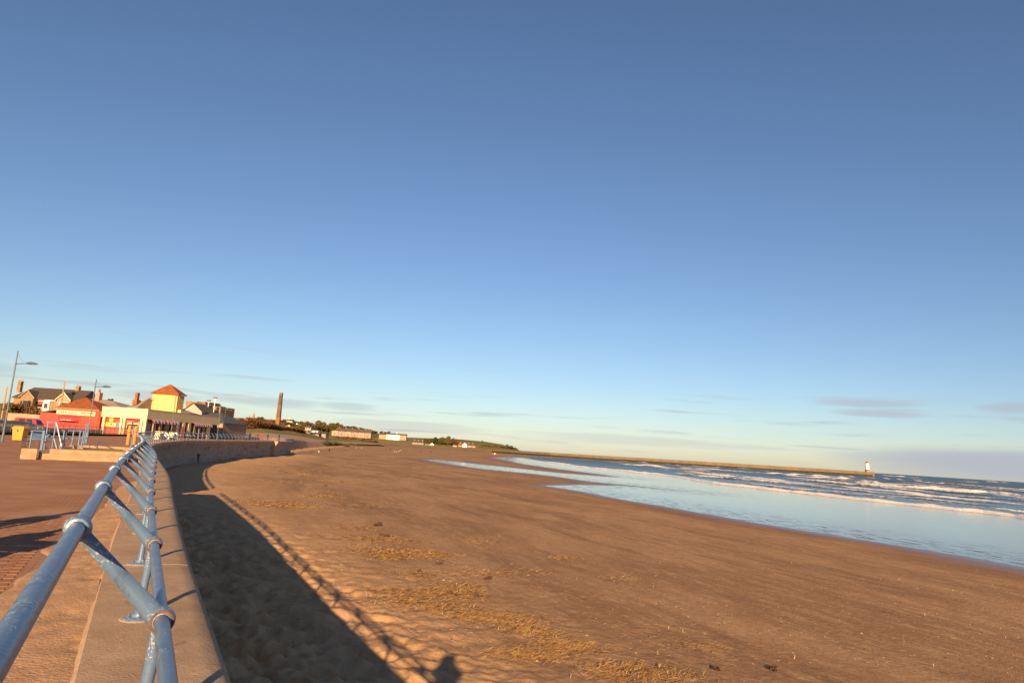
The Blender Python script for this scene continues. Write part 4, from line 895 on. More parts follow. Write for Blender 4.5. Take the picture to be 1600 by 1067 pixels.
for s_ in (0, 1):
    for i in range(8):
        a, c = Rv[s_], Rv[(s_+1) % 4]; t0, t1 = i/8, min(1, (i+1.1)/8); tile_rows(tr, [a.lerp(ap, t0), c.lerp(ap, t0), c.lerp(ap, t1), a.lerp(ap, t1)], 1, tile_o, .05)
# lower orange roof slope and pale hall roofs behind the parapet
o1 = at(286, 635, YT+6)
MB().add([(xc1-5, YT+5.2, zc1-.1), (xc1-.7, YT+5.2, zc1-.1), (xc1-.7, YT+15, zc1-.1), (xc1-5, YT+15, zc1-.1), (xc1-2.4, YT+5.8, o1.z-.3), (xc1-2.4, YT+9, o1.z-.9)], [(3, 2, 1, 0), (0, 1, 4), (1, 2, 5, 4), (2, 3, 5), (3, 0, 4, 5)]).build('annex_roof', tile_o, cf)
hall = thing('amusement_hall', (at(165, 650, YF+9).x, YF+9, PZ), 'large hall with pale grey sheet roofs behind the red hut and cafe', 'building')
def px_prism(name, m_, parent, pts, Y, depth):
    MB().prism([at(a, b_, Y) for a, b_ in pts], (0, depth, 0)).build(name, m_, parent)
hz = zc1-.3
for (l, r_, a, b_, Y0_, yl, yr_) in ((140, 194, 143.5, 175, YF+8.2, 622.6, 626.0),):
    x0, x1 = at(l, 640, Y0_).x, at(r_, 640, Y0_).x; MB().box(x0, x1, Y0_, Y0_+16, PZ, hz).build('wall', stone_pale, hall)
    A = at(a, yl, Y0_+7); B = at(b_, yr_, Y0_+7)
    MB().add([(x0-.3, Y0_-.3, hz), (x1+.3, Y0_-.3, hz), (x1+.3, Y0_+16.3, hz), (x0-.3, Y0_+16.3, hz), A, B], [(3, 2, 1, 0), (0, 1, 5, 4), (1, 2, 5), (2, 3, 4, 5), (3, 0, 4)]).build('roof', roof_grey, hall)
YA = YF+5; x0, x1 = at(186, 640, YA).x, tx0-.05; A, B, D_ = at(188, 629, YA+5), at(216, 629.6, YA+5), at(236.5, 622, YA+5)
MB().box(x0, x1, YA+.2, YA+14, PZ, hz-.02).build('wall', stone_pale, hall)
MB().add([(x0, YA, hz), (x1, YA, hz), (x1, YA+5, D_.z), (B.x, YA+5, B.z), (x0, YA+5, A.z), (x0, YA+14, hz), (x1, YA+14, hz)], [(0, 1, 2, 3, 4), (4, 3, 2, 6, 5), (0, 4, 5), (1, 6, 2), (0, 5, 6, 1)]).build('roof', roof_grey, hall)
MB().tube([B+Vector((0, -.02, .05)), D_+Vector((0, -.02, .05))], .09, 6).build('verge_tiles', tile_o, hall)
c0, c1 = at(209, 631, YA+4), at(216, 614, YA+4)
ch = MB().box(at(209, 626, YA+4).x, at(216.2, 626, YA+4).x, YA+3.5, YA+4.8, at(212, 632, YA+4).z, at(212, 624.5, YA+4).z).box(at(211.5, 620, YA+4).x, at(215.5, 620, YA+4).x, YA+3.8, YA+4.5, at(212, 624.5, YA+4).z, at(214, 613.4, YA+4).z).build('brown_chimney', brick_m, hall)
MB().box(at(148.5, 618, YF+14).x, at(155, 618, YF+14).x, YF+14, YF+15.1, at(152, 626, YF+14).z, at(152, 613, YF+14).z).build('pink_chimney', pink_m, hall)
MB().lathe([(.22, at(152, 613, YF+14).z), (.16, at(152, 607.5, YF+14).z)], (at(152.8, 612, YF+14).x, YF+14.5, 0), 10).build('chimney_pot', brick_m, hall)
# --- buildings past the cafe
gh = thing('boarded_gable_house', (at(300, 650, 168).x, 168, PZ), 'house with pale boarded gable and dark verges behind the tower', 'house')
xa, xb = at(286, 645, 168).x, at(315, 645, 168).x; zr_, ze_ = at(300.5, 630, 168).z, at(287, 641, 168).z
gable_wall(MB(), xa, xb, 168,  178, PZ, ze_, zr_).build('wall', mat('grey_boards', (.36, .31, .27), (.28, .24, .21), 3, .8, .3, stretch=(6, 1, .3)), gh); gable_roof_y(xa, xb, 168,  178, ze_, zr_, .4).build('roof', slate, gh)
cs = thing('stone_terrace', (at(318, 650, 190).x, 190, PZ), 'tall weathered stone terrace with stepped parapets behind the cafe roof', 'building')
x0, x1 = at(290, 640, 190).x, at(344, 640, 190).x
b = MB().box(x0, x1, 190, 200, PZ, at(320, 634, 190).z).build('wall', stone, cs)
for (p0, p1, yy) in ((290, 308, 626.8), (308.4, 315, 629.5), (315.5, 321, 627.2), (321.6, 330, 632.2), (330.6, 344.4, 635.0)):
    MB().box(at(p0, 630, 190).x, at(p1, 630, 190).x, 189.9, 200, at(320, 634, 190).z-.1, at((p0+p1)/2, yy, 190).z).build('parapet_block', stone, cs)
for px in (294, 300, 325, 333, 340): a = at(px, 640.5, 190); window(cs, a.x-.5, a.x+.5, a.z-.8, a.z+.9, 189.99, stone_pale, glassd)
for (px, y0, y1, lb) in ((324.6, 650, 627, 'shorter floodlight pole with square head above the cafe roof'), (334.2, 650, 622.5, 'taller floodlight pole with square head above the cafe roof')):
    a, c = at(px-1.5, y0, 175), at(px, y1, 175); r_ = thing('floodlight_pole', (a.x, 175, PZ), lb, 'floodlight'); MB().tube([(a.x, 175, PZ), (a.x, 175, c.z)], [.14, .09], 8).build('pole', white_m, r_, smooth=True)
    MB().obox((a.x-.45, 174.7, c.z-.1), (.9, 0, 0), (0, .4, 0), (0, .12, .5)).build('lamp_head', lampgrey, r_); MB().box(a.x-.5, a.x+.5, 174.95, 175.05, c.z-.25, c.z-.17).build('cross_bar', white_m, r_)
sb = thing('slate_roofed_hall', (at(330, 680, 153).x, 153, PZ), 'stone hall with dark slate hipped roof at the end of the cafe', 'building')
x0, x1 = at(301, 665, 153).x, at(348, 665, 153).x; ze_, zr_ = at(338, 659.5, 153).z, at(310, 643.6, 160).z
MB().box(x0, x1, 153, 167, PZ, ze_).build('wall', stone_pale, sb); gable_roof(x0, x1, 153, 167, ze_, zr_, .3, .15, 1.0, 3.6).build('roof', slate_g, sb)
for zz in np.arange(PZ+.4, ze_-.2, .42): MB().box(x1-2.4, x1+.012, 152.985, 153.01, zz, zz+.02).build('joint_line', stone, sb)
sh = thing('canopy_shelter', (at(356, 680, 164).x, 164, PZ), 'white flat-roofed canopy shelter with sloping side panel', 'shelter')
x0, x1 = at(348.3, 665, 164).x, at(362.5, 665, 164).x; zt_ = at(356, 661.5, 164).z
MB().box(x0, x1, 163.5, 168, zt_-.55, zt_).build('roof_fascia', white_m, sh)
MB().prism([(x1-.15, 164, PZ), (x1-.15, 164, zt_-.55), (x0+.1, 164, PZ+(zt_-PZ)*.45), (x1-.9, 164, PZ)], (0, .12, 0)).build('sloping_panel', white_m, sh)
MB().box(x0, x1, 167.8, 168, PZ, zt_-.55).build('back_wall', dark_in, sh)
for x in (x0, x1-.14): MB().box(x, x+.14, 163.7, 163.84, PZ, zt_-.55).build('post', white_m, sh)
# --- stone semi-detached houses on the left
YH = 150.0
hs = thing('stone_house', (at(70, 650, YH).x, YH, PZ), 'tan stone semi-detached house with gabled bays, brown roof and two chimneys', 'house')
x0, x1 = at(18, 640, YH).x, at(122, 640, YH).x; ze_ = at(66, 622.5, YH).z; zr_ = at(75, 606.6, YH+4).z; zb = PZ
MB().box(x0, x1, YH, YH+8, zb, ze_).build('wall', stone, hs)
rfo = gable_roof(x0, x1, YH, YH+8, ze_, zr_, .3, .15, 1.7, .2).build('roof', slate, hs)
tile_rows(rfo, [(x0-.2, YH-.3, ze_-.05), (x1+.2, YH-.3, ze_-.05), (x1+.1, YH+4, zr_), (x0+1.4, YH+4, zr_)], 14, slate, .05, 'slate_course')
for (l, r_, ay_, ey_, pm_) in ((29, 52.5, 609.8, 620.5, stone), (87, 110, 614, 624.5, stone_pale)):
    a, b2 = at(l, 630, YH-1).x, at(r_, 630, YH-1).x; zr2, ze2 = at((l+r_)/2, ay_, YH-1).z, at((l+r_)/2, ey_, YH-1).z
    gable_wall(MB(), a+.15, b2-.15, YH-1, YH+3, zb, ze2, zr2).build('gable_bay', pm_, hs); gable_roof_y(a+.15, b2-.15, YH-1, YH+3.2, ze2, zr2, .3, .12).build('gable_roof', slate, hs)
    MB().prism([(a-.12, YH-1.34, ze2-.25), (a-.12, YH-1.34, ze2-.02), ((a+b2)/2, YH-1.34, zr2+.2), (b2+.12, YH-1.34, ze2-.02), (b2+.12, YH-1.34, ze2-.25), ((a+b2)/2, YH-1.34, zr2-.03)], (0, .06, 0)).build('barge_board', cream if pm_ is stone_pale else stone_pale, hs)
a = at(34, 624.5, YH-2); b2 = at(47, 637, YH-2)
MB().box(a.x-.25, b2.x+.25, YH-1.95, YH-1, zb, a.z+.3).build('bay_window_base', stone, hs)
for (p0, p1) in ((31.5, 34.2), (35, 42), (43.5, 47.5)): q0, q1 = at(p0, 625, YH-2), at(p1, 636, YH-2); window(hs, q0.x, q1.x, q1.z, q0.z, YH-1.96, stone_pale, glassd, 1, 2)
q0, q1 = at(59.5, 626, YH), at(66.8, 637, YH); wo = window(hs, q0.x, q1.x, q1.z, q0.z, YH-.02, white_m, glassd, 1, 2); MB().box(q0.x+.1, q1.x-.1, YH-.075, YH-.05, q0.z-.7, q0.z-.1).build('red_blind', red_wall, wo)
q0, q1 = at(69.5, 626, YH), at(77.5, 639, YH); MB().box(q0.x, q1.x, YH-.4, YH-.01, zb+1.5, q0.z).build('porch', white_m, hs); window(hs, q0.x+.25, q1.x-.2, q1.z, q0.z-.5, YH-.42, white_m, glassd, 2, 1)
q0, q1 = at(93, 628, YH-1), at(104, 640, YH-1); window(hs, q0.x, q1.x, q1.z, q0.z, YH-1.02, white_m, glassd, 2, 2)
q0 = at(78, 625.2, YH); MB().box(q0.x-1.1, q0.x+1.2, YH-.12, YH-.004, q0.z-.12, q0.z+.05).build('gutter', white_m, hs)
q0 = at(112, 616, YH+1.5); MB().box(q0.x-.35, q0.x+.35, YH+.9, YH+2.2, q0.z-.1, q0.z+.45).build('roof_light', glassd, hs)
for (px, yb, yt, w_) in ((30.5, 607, 594.5, .75), (121, 613, 602.5, .75)): q0, q1 = at(px, yb, YH+4), at(px, yt, YH+4); chimney(hs, q0.x, YH+4, q0.z-.8, q1.z, w_, .8, stone, 3, stone_pale)
gw = thing('garden_wall', (at(35, 660, 128).x, 128, PZ), 'tan stone garden wall in front of the stone house', 'wall')
x0, x1 = at(8, 655, 128).x, at(61, 655, 128).x; zz = at(30, 647, 128).z; MB().box(x0, x1, 128, 128.5, PZ, zz).build('masonry', stone_pale, gw); MB().box(x0-.05, x1+.05, 127.95, 128.55, zz, zz+.12).build('coping', stone_pale, gw)
for (px, yb, yt, Y_, lb) in ((93, 645, 595.5, 132, 'pale timber telegraph pole in front of the second stone gable'), (4.6, 640, 604.5, 140, 'pale timber telegraph pole at the hill left of the stone house')):
    a, c = at(px, yb, Y_), at(px+3, yt, Y_); r_ = thing('telegraph_pole', (a.x, Y_, PZ), lb, 'pole'); MB().tube([(a.x, Y_, PZ), (a.x, Y_, c.z)], [.16, .11], 8).build('shaft', wood_p, r_, smooth=True); MB().box(a.x-.5, a.x+.5, Y_-.15, Y_-.03, c.z-.55, c.z-.43).build('cross_arm', wood_p, r_)

# ------------------------------------------------------------------ cars
def car(loc, rz, label, col, kind='hatch', group='cars parked beyond the railing'):
    root = thing('parked_car', loc, label, 'car', None, rz); L_, W_ = 4.1, 1.7
    bm_ = mat('car_paint_'+'_'.join('%.2f' % c for c in col), col, tuple(c*.92 for c in col), 2, .25, coat=.6)
    low = [(-2.05, .30), (-2.07, .62), (-1.98, .88), (-1.0, .95), (.9, .93), (1.75, .80), (2.02, .62), (2.05, .32)]
    if kind == 'van': up = [(-1.98, .90), (-1.95, 1.72), (-1.7, 1.86), (.35, 1.86), (.75, 1.70), (1.25, .93)]
    else: up = [(-1.95, .90), (-1.62, 1.36), (-1.1, 1.47), (.05, 1.47), (.45, 1.36), (1.15, .93)]
    b = MB()
    def slab(prof, w0, w1, z0, z1):
        n_ = len(prof); vs = []
        for sy in (-1, 1):
            for (x, z) in prof: t = (z-z0)/(z1-z0); vs.append((x, sy*(w0+(w1-w0)*max(0, t))/2, z))
        return vs, [tuple(range(n_-1, -1, -1)), tuple(range(n_, 2*n_))]+[(i, (i+1) % n_, n_+(i+1) % n_, n_+i) for i in range(n_)]
    b.add(*slab(low, W_, W_*.96, .3, .95)); zt_ = max(z for _, z in up); b.add(*slab(up, W_*.94, W_*.74, .9, zt_)); b.build('body', bm_, root, world=False)
    for sy in (-1, 1):
        for (xa, xb) in ((-1.45, -.55), (-.47, .38)):
            zb, zt2 = 1.0, zt_-.14; yb = (W_*.94+(W_*.74-W_*.94)*(zb-.9)/(zt_-.9))/2; yt = (W_*.94+(W_*.74-W_*.94)*(zt2-.9)/(zt_-.9))/2
            MB().add([(xa, sy*(yb+.006), zb), (xb+.12, sy*(yb+.006), zb), (xb, sy*(yt+.006), zt2), (xa+.1, sy*(yt+.006), zt2), (xa, sy*(yb-.02), zb), (xb+.12, sy*(yb-.02), zb), (xb, sy*(yt-.02), zt2), (xa+.1, sy*(yt-.02), zt2)], [(0, 1, 2, 3), (7, 6, 5, 4), (0, 4, 5, 1), (1, 5, 6, 2), (2, 6, 7, 3), (3, 7, 4, 0)]).build('side_window', glassd, root, world=False)
    (xa, za), (xb, zb2) = (up[-2], up[-1]); MB().prism([(xa+.10, -.60, za-.12), (xb-.10, -.72, zb2+.07), (xb-.10, .72, zb2+.07), (xa+.10, .60, za-.12)], (.03, 0, .03)).build('windscreen', glassd, root, world=False)
    (xa, za), (xb, zb2) = (up[1], up[0]); MB().prism([(xa+.02, -.60, za-.06), (xb+.02, -.70, zb2+.1), (xb+.02, .70, zb2+.1), (xa+.02, .60, za-.06)], (-.05, 0, .03)).build('rear_window', glassd, root, world=False)
    for x in (-1.25, 1.28):
        for sy in (-1, 1):
            wv = MB(); n_ = 16; vs = []
            for (r, y) in ((.2, .02), (.31, .0), (.315, .09), (.315, .12), (.30, .19), (.2, .18)):
                for j in range(n_): a = 2*math.pi*j/n_; vs.append((x+r*math.cos(a), sy*(W_/2-.19+y), .315+r*math.sin(a)))
            wv.add(vs, [(i*n_+j, i*n_+(j+1) % n_, (i+1)*n_+(j+1) % n_, (i+1)*n_+j) for i in range(5) for j in range(n_)]); wo_ = wv.build('wheel', tyre, root, world=False, smooth=True)
            vs = []; 
            for (r, y) in ((.21, .165), (.06, .175)):
                for j in range(n_): a = 2*math.pi*j/n_; vs.append((x+r*math.cos(a), sy*(W_/2-.19+y), .315+r*math.sin(a)))
            MB().add(vs, [(j, (j+1) % n_, n_+(j+1) % n_, n_+j) for j in range(n_)]+[tuple(n_+j for j in range(n_))]).build('rim', hub, wo_, world=False)
    for sy in (-1, 1):
        MB().box(1.86, 2.03, sy*.62-.16, sy*.62+.16, .60, .72).build('headlight', white_m, root, world=False); MB().box(-2.085, -1.98, sy*.66-.12, sy*.66+.12, .62, .86).build('tail_light', lampred, root, world=False)
    MB().box(-2.10, -2.05, -.26, .26, .45, .56).build('number_plate', cream, root, world=False)
    return root
def car_px(px, py, Y, rz, *a, **k): p = at(px, py, Y); return car((p.x, Y, PZ), rz, *a, **k)
car_px(37, 668, 86, R(8), 'dark blue hatchback parked behind the fence near the yellow bin', (.02, .022, .035))
car_px(49, 664, 97, R(5), 'bright red van parked between dark hatchback and red hut', (.50, .02, .02), 'van')
car_px(2, 668, 88, R(12), 'black car parked behind the first lamp post', (.015, .016, .018))
car_px(335, 684, 149, R(80), 'dark car parked in the shadow of the slate roofed hall', (.03, .035, .045))
car_px(351, 684, 160, R(75), 'black car parked in front of the white canopy shelter', (.02, .022, .025))
car_px(371, 682, 172, R(100), 'silver blue car parked just past the white canopy shelter', (.20, .25, .30))
car_px(382, 681, 178, R(95), 'red car parked past the white canopy shelter', (.40, .03, .03))

# ------------------------------------------------------------------ people
JN = dict(pelvis=(0, 0, .95), spine=(0, 0, 1.16), chest=(0, .01, 1.38), neck=(0, .0, 1.50), head=(0, .02, 1.63), crown=(0, .02, 1.72))
def person_mesh(name, pose='stand', step=.22):
    J = {k: Vector(v) for k, v in JN.items()}; E = [('pelvis', 'spine'), ('spine', 'chest'), ('chest', 'neck'), ('neck', 'head'), ('head', 'crown')]
    rad = dict(pelvis=(.165, .125), spine=(.16, .12), chest=(.18, .125), neck=(.058, .058), head=(.085, .10), crown=(.06, .07))
    for s, sg_ in (('l', -1), ('r', 1)):
        fwd = step*sg_
        if pose == 'sit':
            J['hip'+s] = Vector((.10*sg_, 0, .92)); J['knee'+s] = Vector((.12*sg_, .44, .94)); J['ankle'+s] = Vector((.12*sg_, .46, .53)); J['toe'+s] = Vector((.13*sg_, .66, .47))
        else:
            J['hip'+s] = Vector((.095*sg_, 0, .90)); J['knee'+s] = Vector((.10*sg_, fwd*.45+.03, .50)); J['ankle'+s] = Vector((.10*sg_, fwd*.9-.03, .085)); J['toe'+s] = Vector((.11*sg_, fwd*.9+.15, .04))
        J['sh'+s] = Vector((.19*sg_, .0, 1.42))
        if pose == 'photo':
            J['elb'+s] = Vector((.22*sg_, .18, 1.26)); J['wr'+s] = Vector((.10*sg_, .25, 1.50)); J['hand'+s] = Vector((.06*sg_, .27, 1.59))
        elif pose == 'sit':
            J['elb'+s] = Vector((.26*sg_, .08, 1.17)); J['wr'+s] = Vector((.15*sg_, .30, 1.07)); J['hand'+s] = Vector((.11*sg_, .37, 1.05))
        else:
            J['elb'+s] = Vector((.26*sg_, -fwd*.3-.02, 1.14)); J['wr'+s] = Vector((.26*sg_, -fwd*.6+.06, .90)); J['hand'+s] = Vector((.25*sg_, -fwd*.65+.10, .81))
        E += [('pelvis', 'hip'+s), ('hip'+s, 'knee'+s), ('knee'+s, 'ankle'+s), ('ankle'+s, 'toe'+s), ('chest', 'sh'+s), ('sh'+s, 'elb'+s), ('elb'+s, 'wr'+s), ('wr'+s, 'hand'+s)]
        rad.update({'hip'+s: (.10, .10), 'knee'+s: (.068, .068), 'ankle'+s: (.05, .05), 'toe'+s: (.042, .04), 'sh'+s: (.075, .075), 'elb'+s: (.055, .055), 'wr'+s: (.038, .038), 'hand'+s: (.036, .045)})
    if pose == 'sit':
        dz = .44
        for k in J: J[k].z -= dz
    names = list(J); me = bpy.data.meshes.new(name); me.from_pydata([J[k] for k in names], [(names.index(a), names.index(b_)) for a, b_ in E], [])
    o = bpy.data.objects.new(name, me); C.objects.link(o); o.modifiers.new('skin', 'SKIN')
    for i, k in enumerate(names): me.skin_vertices[0].data[i].radius = rad[k]; me.skin_vertices[0].data[i].use_root = (k == 'pelvis')
    sub = o.modifiers.new('sub', 'SUBSURF'); sub.levels = 2; sub.render_levels = 2
    bpy.context.view_layer.update()
    em = bpy.data.meshes.new_from_object(o.evaluated_get(bpy.context.evaluated_depsgraph_get())); bpy.data.objects.remove(o)
    kd = []
    for p in em.polygons:
        c = p.center; k = min(names, key=lambda n_: (J[n_]-c).length)
        kd.append(2 if k in ('head', 'crown', 'neck') or k.startswith('hand') else (3 if k.startswith('toe') or k.startswith('ankle') and c.z < (.12 if pose != 'sit' else .2) else (1 if k.startswith(('hip', 'knee', 'ankle')) else 0)))
    em.polygons.foreach_set('material_index', kd); em.polygons.foreach_set('use_smooth', [True]*len(kd)); return em, J
POSES = {k: person_mesh('body', *v) for k, v in dict(stand=('stand', .03), walk=('stand', .28), photo=('photo', .05), sit=('sit', 0)).items()}
cloth = {}
def cl_m(c):
    if c not in cloth: cloth[c] = mat('cloth_%d' % len(cloth), c, tuple(v*.75 for v in c), 9, .9, .3, 30)
    return cloth[c]
def person(loc, rz, label, coat, trousers=(.03, .035, .05), pose='stand', hairc=None, scale=1.0, hood=False, bulk=1.0):
    root = thing('person', loc, label, 'person', None, rz); root.scale = (scale*bulk, scale*bulk, scale)
    em, J = POSES[pose]; me = em.copy(); me.materials.clear()
    for m_ in (cl_m(coat), cl_m(trousers), skin, dark_metal): me.materials.append(m_)
    o = bpy.data.objects.new('body', me); C.objects.link(o); o.parent = root
    hd = J['head']; h_ = MB(); n_ = 14; vs = []; fs = []
    for i in range(8):
        ph = math.pi/2-(math.pi*.62)*i/7
        for j in range(n_): a = 2*math.pi*j/n_; r_ = .108*math.cos(ph); vs.append((hd.x+r_*math.cos(a)*.9, hd.y-.012+r_*math.sin(a)*1.08-(.03*i/7), hd.z+.045+.105*math.sin(ph)))
    fs = [(i*n_+j, i*n_+(j+1) % n_, (i+1)*n_+(j+1) % n_, (i+1)*n_+j) for i in range(7) for j in range(n_) if not (i > 2 and math.sin(2*math.pi*(j+.5)/n_) > .25)]
    h_.add(vs, fs).build('hat' if hood else 'hair', cl_m(coat) if hood else hair, root, world=False, smooth=True)
    for sx in (-1, 1):
        MB().lathe([(.001, -.008), (.010, -.004), (.010, .004), (.001, .008)], (hd.x+sx*.032, hd.y+.098, hd.z+.01), 8).build('eye', dark_metal, root, world=False)
    MB().prism([(hd.x-.014, hd.y+.095, hd.z-.03), (hd.x+.014, hd.y+.095, hd.z-.03), (hd.x, hd.y+.095, hd.z+.012)], (0, .022, 0)).build('nose', skin, root, world=False)
    return root
def on_prom(px, Y): p = at(px, 680, Y); return (p.x, Y, PZ)
person(on_prom(283, 112), R(100), 'person in a red hooded coat standing at tables by the cafe', (.42, .03, .04), hood=True, pose='stand')
person(on_prom(390.3, 176), R(20), 'person in dark jacket near the red car past the shelter', (.02, .02, .03), pose='walk')
person(on_prom(403, 180), R(-40), 'person in brown jacket standing at the far railing', (.10, .05, .03))
person(on_prom(410.2, 182), R(200), 'person in a bright red coat at the far railing', (.45, .04, .05))
person(on_prom(418.8, 184), R(170), 'person in dark blue coat at the far railing', (.02, .025, .07))
person(on_prom(436.5, 188), R(150), 'person in black coat standing at the last wall section', (.02, .02, .022))
def on_sand(px, py):
    z = -3.8
    for _ in range(5): p = gp(px, py, z); z = sz(p.x, p.y)
    return Vector((p.x, p.y, z))
person(on_sand(514, 706.5), R(10), 'person in dark clothes walking on the beach beyond the wall end', (.025, .02, .02), pose='walk', scale=1.02)
person(on_sand(609.5, 704.6), R(0), 'tiny figure in dark clothes standing on the far sand near scattered gulls', (.03, .025, .025))
for (px, py, lb) in ((657.5, 706.2, 'tiny dark figure walking on far sand below the pink house'), (673.5, 707.4, 'tiny black figure walking on far sand below the bushy trees')):
    person(on_sand(px, py), R(60), lb, (.02, .02, .025), pose='walk')
person(on_sand(769.5, 710.2), R(90), 'tiny figure in white by the red boat near the pier', (.6, .58, .55))
# small dog
dp = on_sand(498.3, 703.4); dg = thing('dog', dp, 'small pale dog trotting on the beach near the walker', 'dog', None, R(30)); me = bpy.data.meshes.new('dog'); 
dj = [(0, .32, .50), (0, -.30, .48), (0, .44, .66), (0, .60, .64), (.08, .30, .25), (.08, .34, .02), (-.08, .30, .25), (-.08, .22, .02), (.08, -.30, .28), (.08, -.38, .02), (-.08, -.30, .28), (-.08, -.22, .02), (0, -.5, .62)]
me.from_pydata(dj, [(0, 1), (0, 2), (2, 3), (0, 4), (4, 5), (0, 6), (6, 7), (1, 8), (8, 9), (1, 10), (10, 11), (1, 12)], []); do = bpy.data.objects.new('body', me); C.objects.link(do); do.modifiers.new('skin', 'SKIN')
for i, r_ in enumerate((.13, .11, .08, .05, .05, .03, .05, .03, .055, .03, .055, .03, .02)): me.skin_vertices[0].data[i].radius = (r_, r_); me.skin_vertices[0].data[i].use_root = (i == 0)
do.modifiers.new('sub', 'SUBSURF').levels = 1; me.materials.append(white_m); do.parent = dg
# gulls and small boat on the far sand
gm_ = MB().lathe([(.001, 0), (.10, .06), (.13, .16), (.09, .26), (.05, .32), (.06, .38), (.001, .42)], n=8)
for k, (px, py, lb) in enumerate(((556.5, 700, 'g'), (565, 700.4, 'g'), (616, 706, 'g'), (619.5, 706.4, 'g'), (623.5, 705.8, 'g'), (626, 704, 'b'))):
    p = on_sand(px, py); g_ = thing('gull', p, 'white gull standing on the far flat sand', 'gull', 'gulls on the far sand'); MB().tube([(p.x-.3, p.y, p.z+.30), (p.x-.1, p.y, p.z+.30), (p.x+.18, p.y, p.z+.36), (p.x+.30, p.y, p.z+.50)], [.03, .14, .11, .05], 8).build('body', white_m, g_, smooth=True)
    MB().tube([(p.x, p.y, p.z-.02), (p.x, p.y, p.z+.25)], .02, 5).build('leg', tile_o, g_)
p = on_sand(773, 710.6); bt = thing('small_boat', p, 'small red boat lying on sand below the dark pier foot', 'boat'); vs = []
for (x, w_, z) in ((-2.6, .7, .9), (-1.5, 1.0, .8), (0, 1.1, .8), (1.4, .8, .95), (2.6, .05, 1.3)):
    vs += [(x, -w_, z), (x, -w_*.6, .1), (x, 0, 0), (x, w_*.6, .1), (x, w_, z)]
MB().add([(p.x+v[0], p.y+v[1], p.z+v[2]) for v in vs], [(i*5+j, i*5+j+1, (i+1)*5+j+1, (i+1)*5+j) for i in range(4) for j in range(4)]+[(0, 1, 2, 3, 4)]).build('hull', redp, bt)
MB().box(p.x-.8, p.x+.6, p.y-.5, p.y+.5, p.z+.1, p.z+1.6).build('cabin', white_m, bt)
# tables, boards and round sign on the terrace in front of the cafe
for (px, Y_, m_, lb) in ((246.5, 99, yellow_wall, 'pale yellow folding board standing nearest the gap end of the cafe railing'), (251, 100, cream, 'cream folding board standing behind the cafe railing'), (255.5, 101, yellow_bin, 'golden yellow folding board behind the cafe railing'), (268, 104, cream, 'wide cream menu board standing beside the tower lamp post'), (273, 105, white_m, 'white menu board standing beside the tower lamp post')):
    p = at(px, 680, Y_); r_ = thing('folding_board', (p.x, Y_, PZ), lb, 'sign board')
    for sg_ in (-1, 1): MB().obox((p.x-.38, Y_+sg_*.30-.02, PZ), (.76, 0, 0), (0, .04, 0), (0, -sg_*.26, 1.15)).build('panel', m_, r_)
p = at(259.8, 680, 98.5); r_ = thing('round_sign', (p.x, 98.5, PZ), 'white round prohibition sign with red bar on a post behind the railing', 'sign'); vs = []
c_ = at(260.3, 679.2, 98.5)
def disc(r, y0, y1, m_, nm, n_=24, hole=0):
    b_ = MB(); v0 = [(c_.x+r*math.cos(2*math.pi*j/n_), y0, c_.z+r*math.sin(2*math.pi*j/n_)) for j in range(n_)]; b_.prism(v0, (0, y1-y0, 0)); return b_.build(nm, m_, r_)
disc(.30, 98.42, 98.45, white_m, 'disc'); disc(.31, 98.451, 98.47, lampred, 'back_disc'); MB().obox((c_.x-.20, 98.405, c_.z+.17), (.36, 0, -.36), (0, .012, 0), (.04, 0, .04)).build('bar', lampred, r_); MB().tube([(p.x, 98.5, PZ), (p.x, 98.5, c_.z+.2)], .03, 8).build('post', lampgrey, r_)
for (px, Y_, m_, lb) in ((279, 108, white_m, 'white terrace table with chairs left of the red coated person'), (293, 112, yellow_bin, 'orange terrace table right of the red coated person'), (298, 114, tile_o, 'rust coloured terrace table near the striped awnings')):
    p = at(px, 680, Y_); r_ = thing('terrace_table', (p.x, Y_, PZ), lb, 'table'); MB().lathe([(.42, .72), (.43, .74), (.42, .76)], (p.x, Y_, PZ), 16).build('table_top', m_, r_); MB().lathe([(.25, 0), (.25, .02), (.04, .05), (.04, .72)], (p.x, Y_, PZ), 10).build('pedestal', dark_metal, r_)

# ------------------------------------------------------------------ far land
def loft(name, rows, m_, nsub=10, ncol=90, amp=.4, sc=.03, seed=1, kind='structure'):
    """rows: list of polylines [(x,y,z)...] all left to right"""
    RS = []
    for r_ in rows:
        r_ = np.array([tuple(v) for v in r_]); t = np.linspace(0, 1, len(r_)); u = np.linspace(0, 1, ncol); RS.append(np.stack([np.interp(u, t, r_[:, k]) for k in range(3)], -1))
    out = []
    for i in range(len(RS)-1):
        for k in range(nsub): f = k/nsub; out.append(RS[i]*(1-f)+RS[i+1]*f)
    out.append(RS[-1]); P = np.array(out); edge = np.sin(np.linspace(0, math.pi, len(out)))[:, None]
    P[:, :, 2] += amp*fbm(P[:, :, 0]*sc, P[:, :, 1]*sc, seed, 4)*edge
    return tag(grid_mesh(name, P, m_, True), kind=kind)
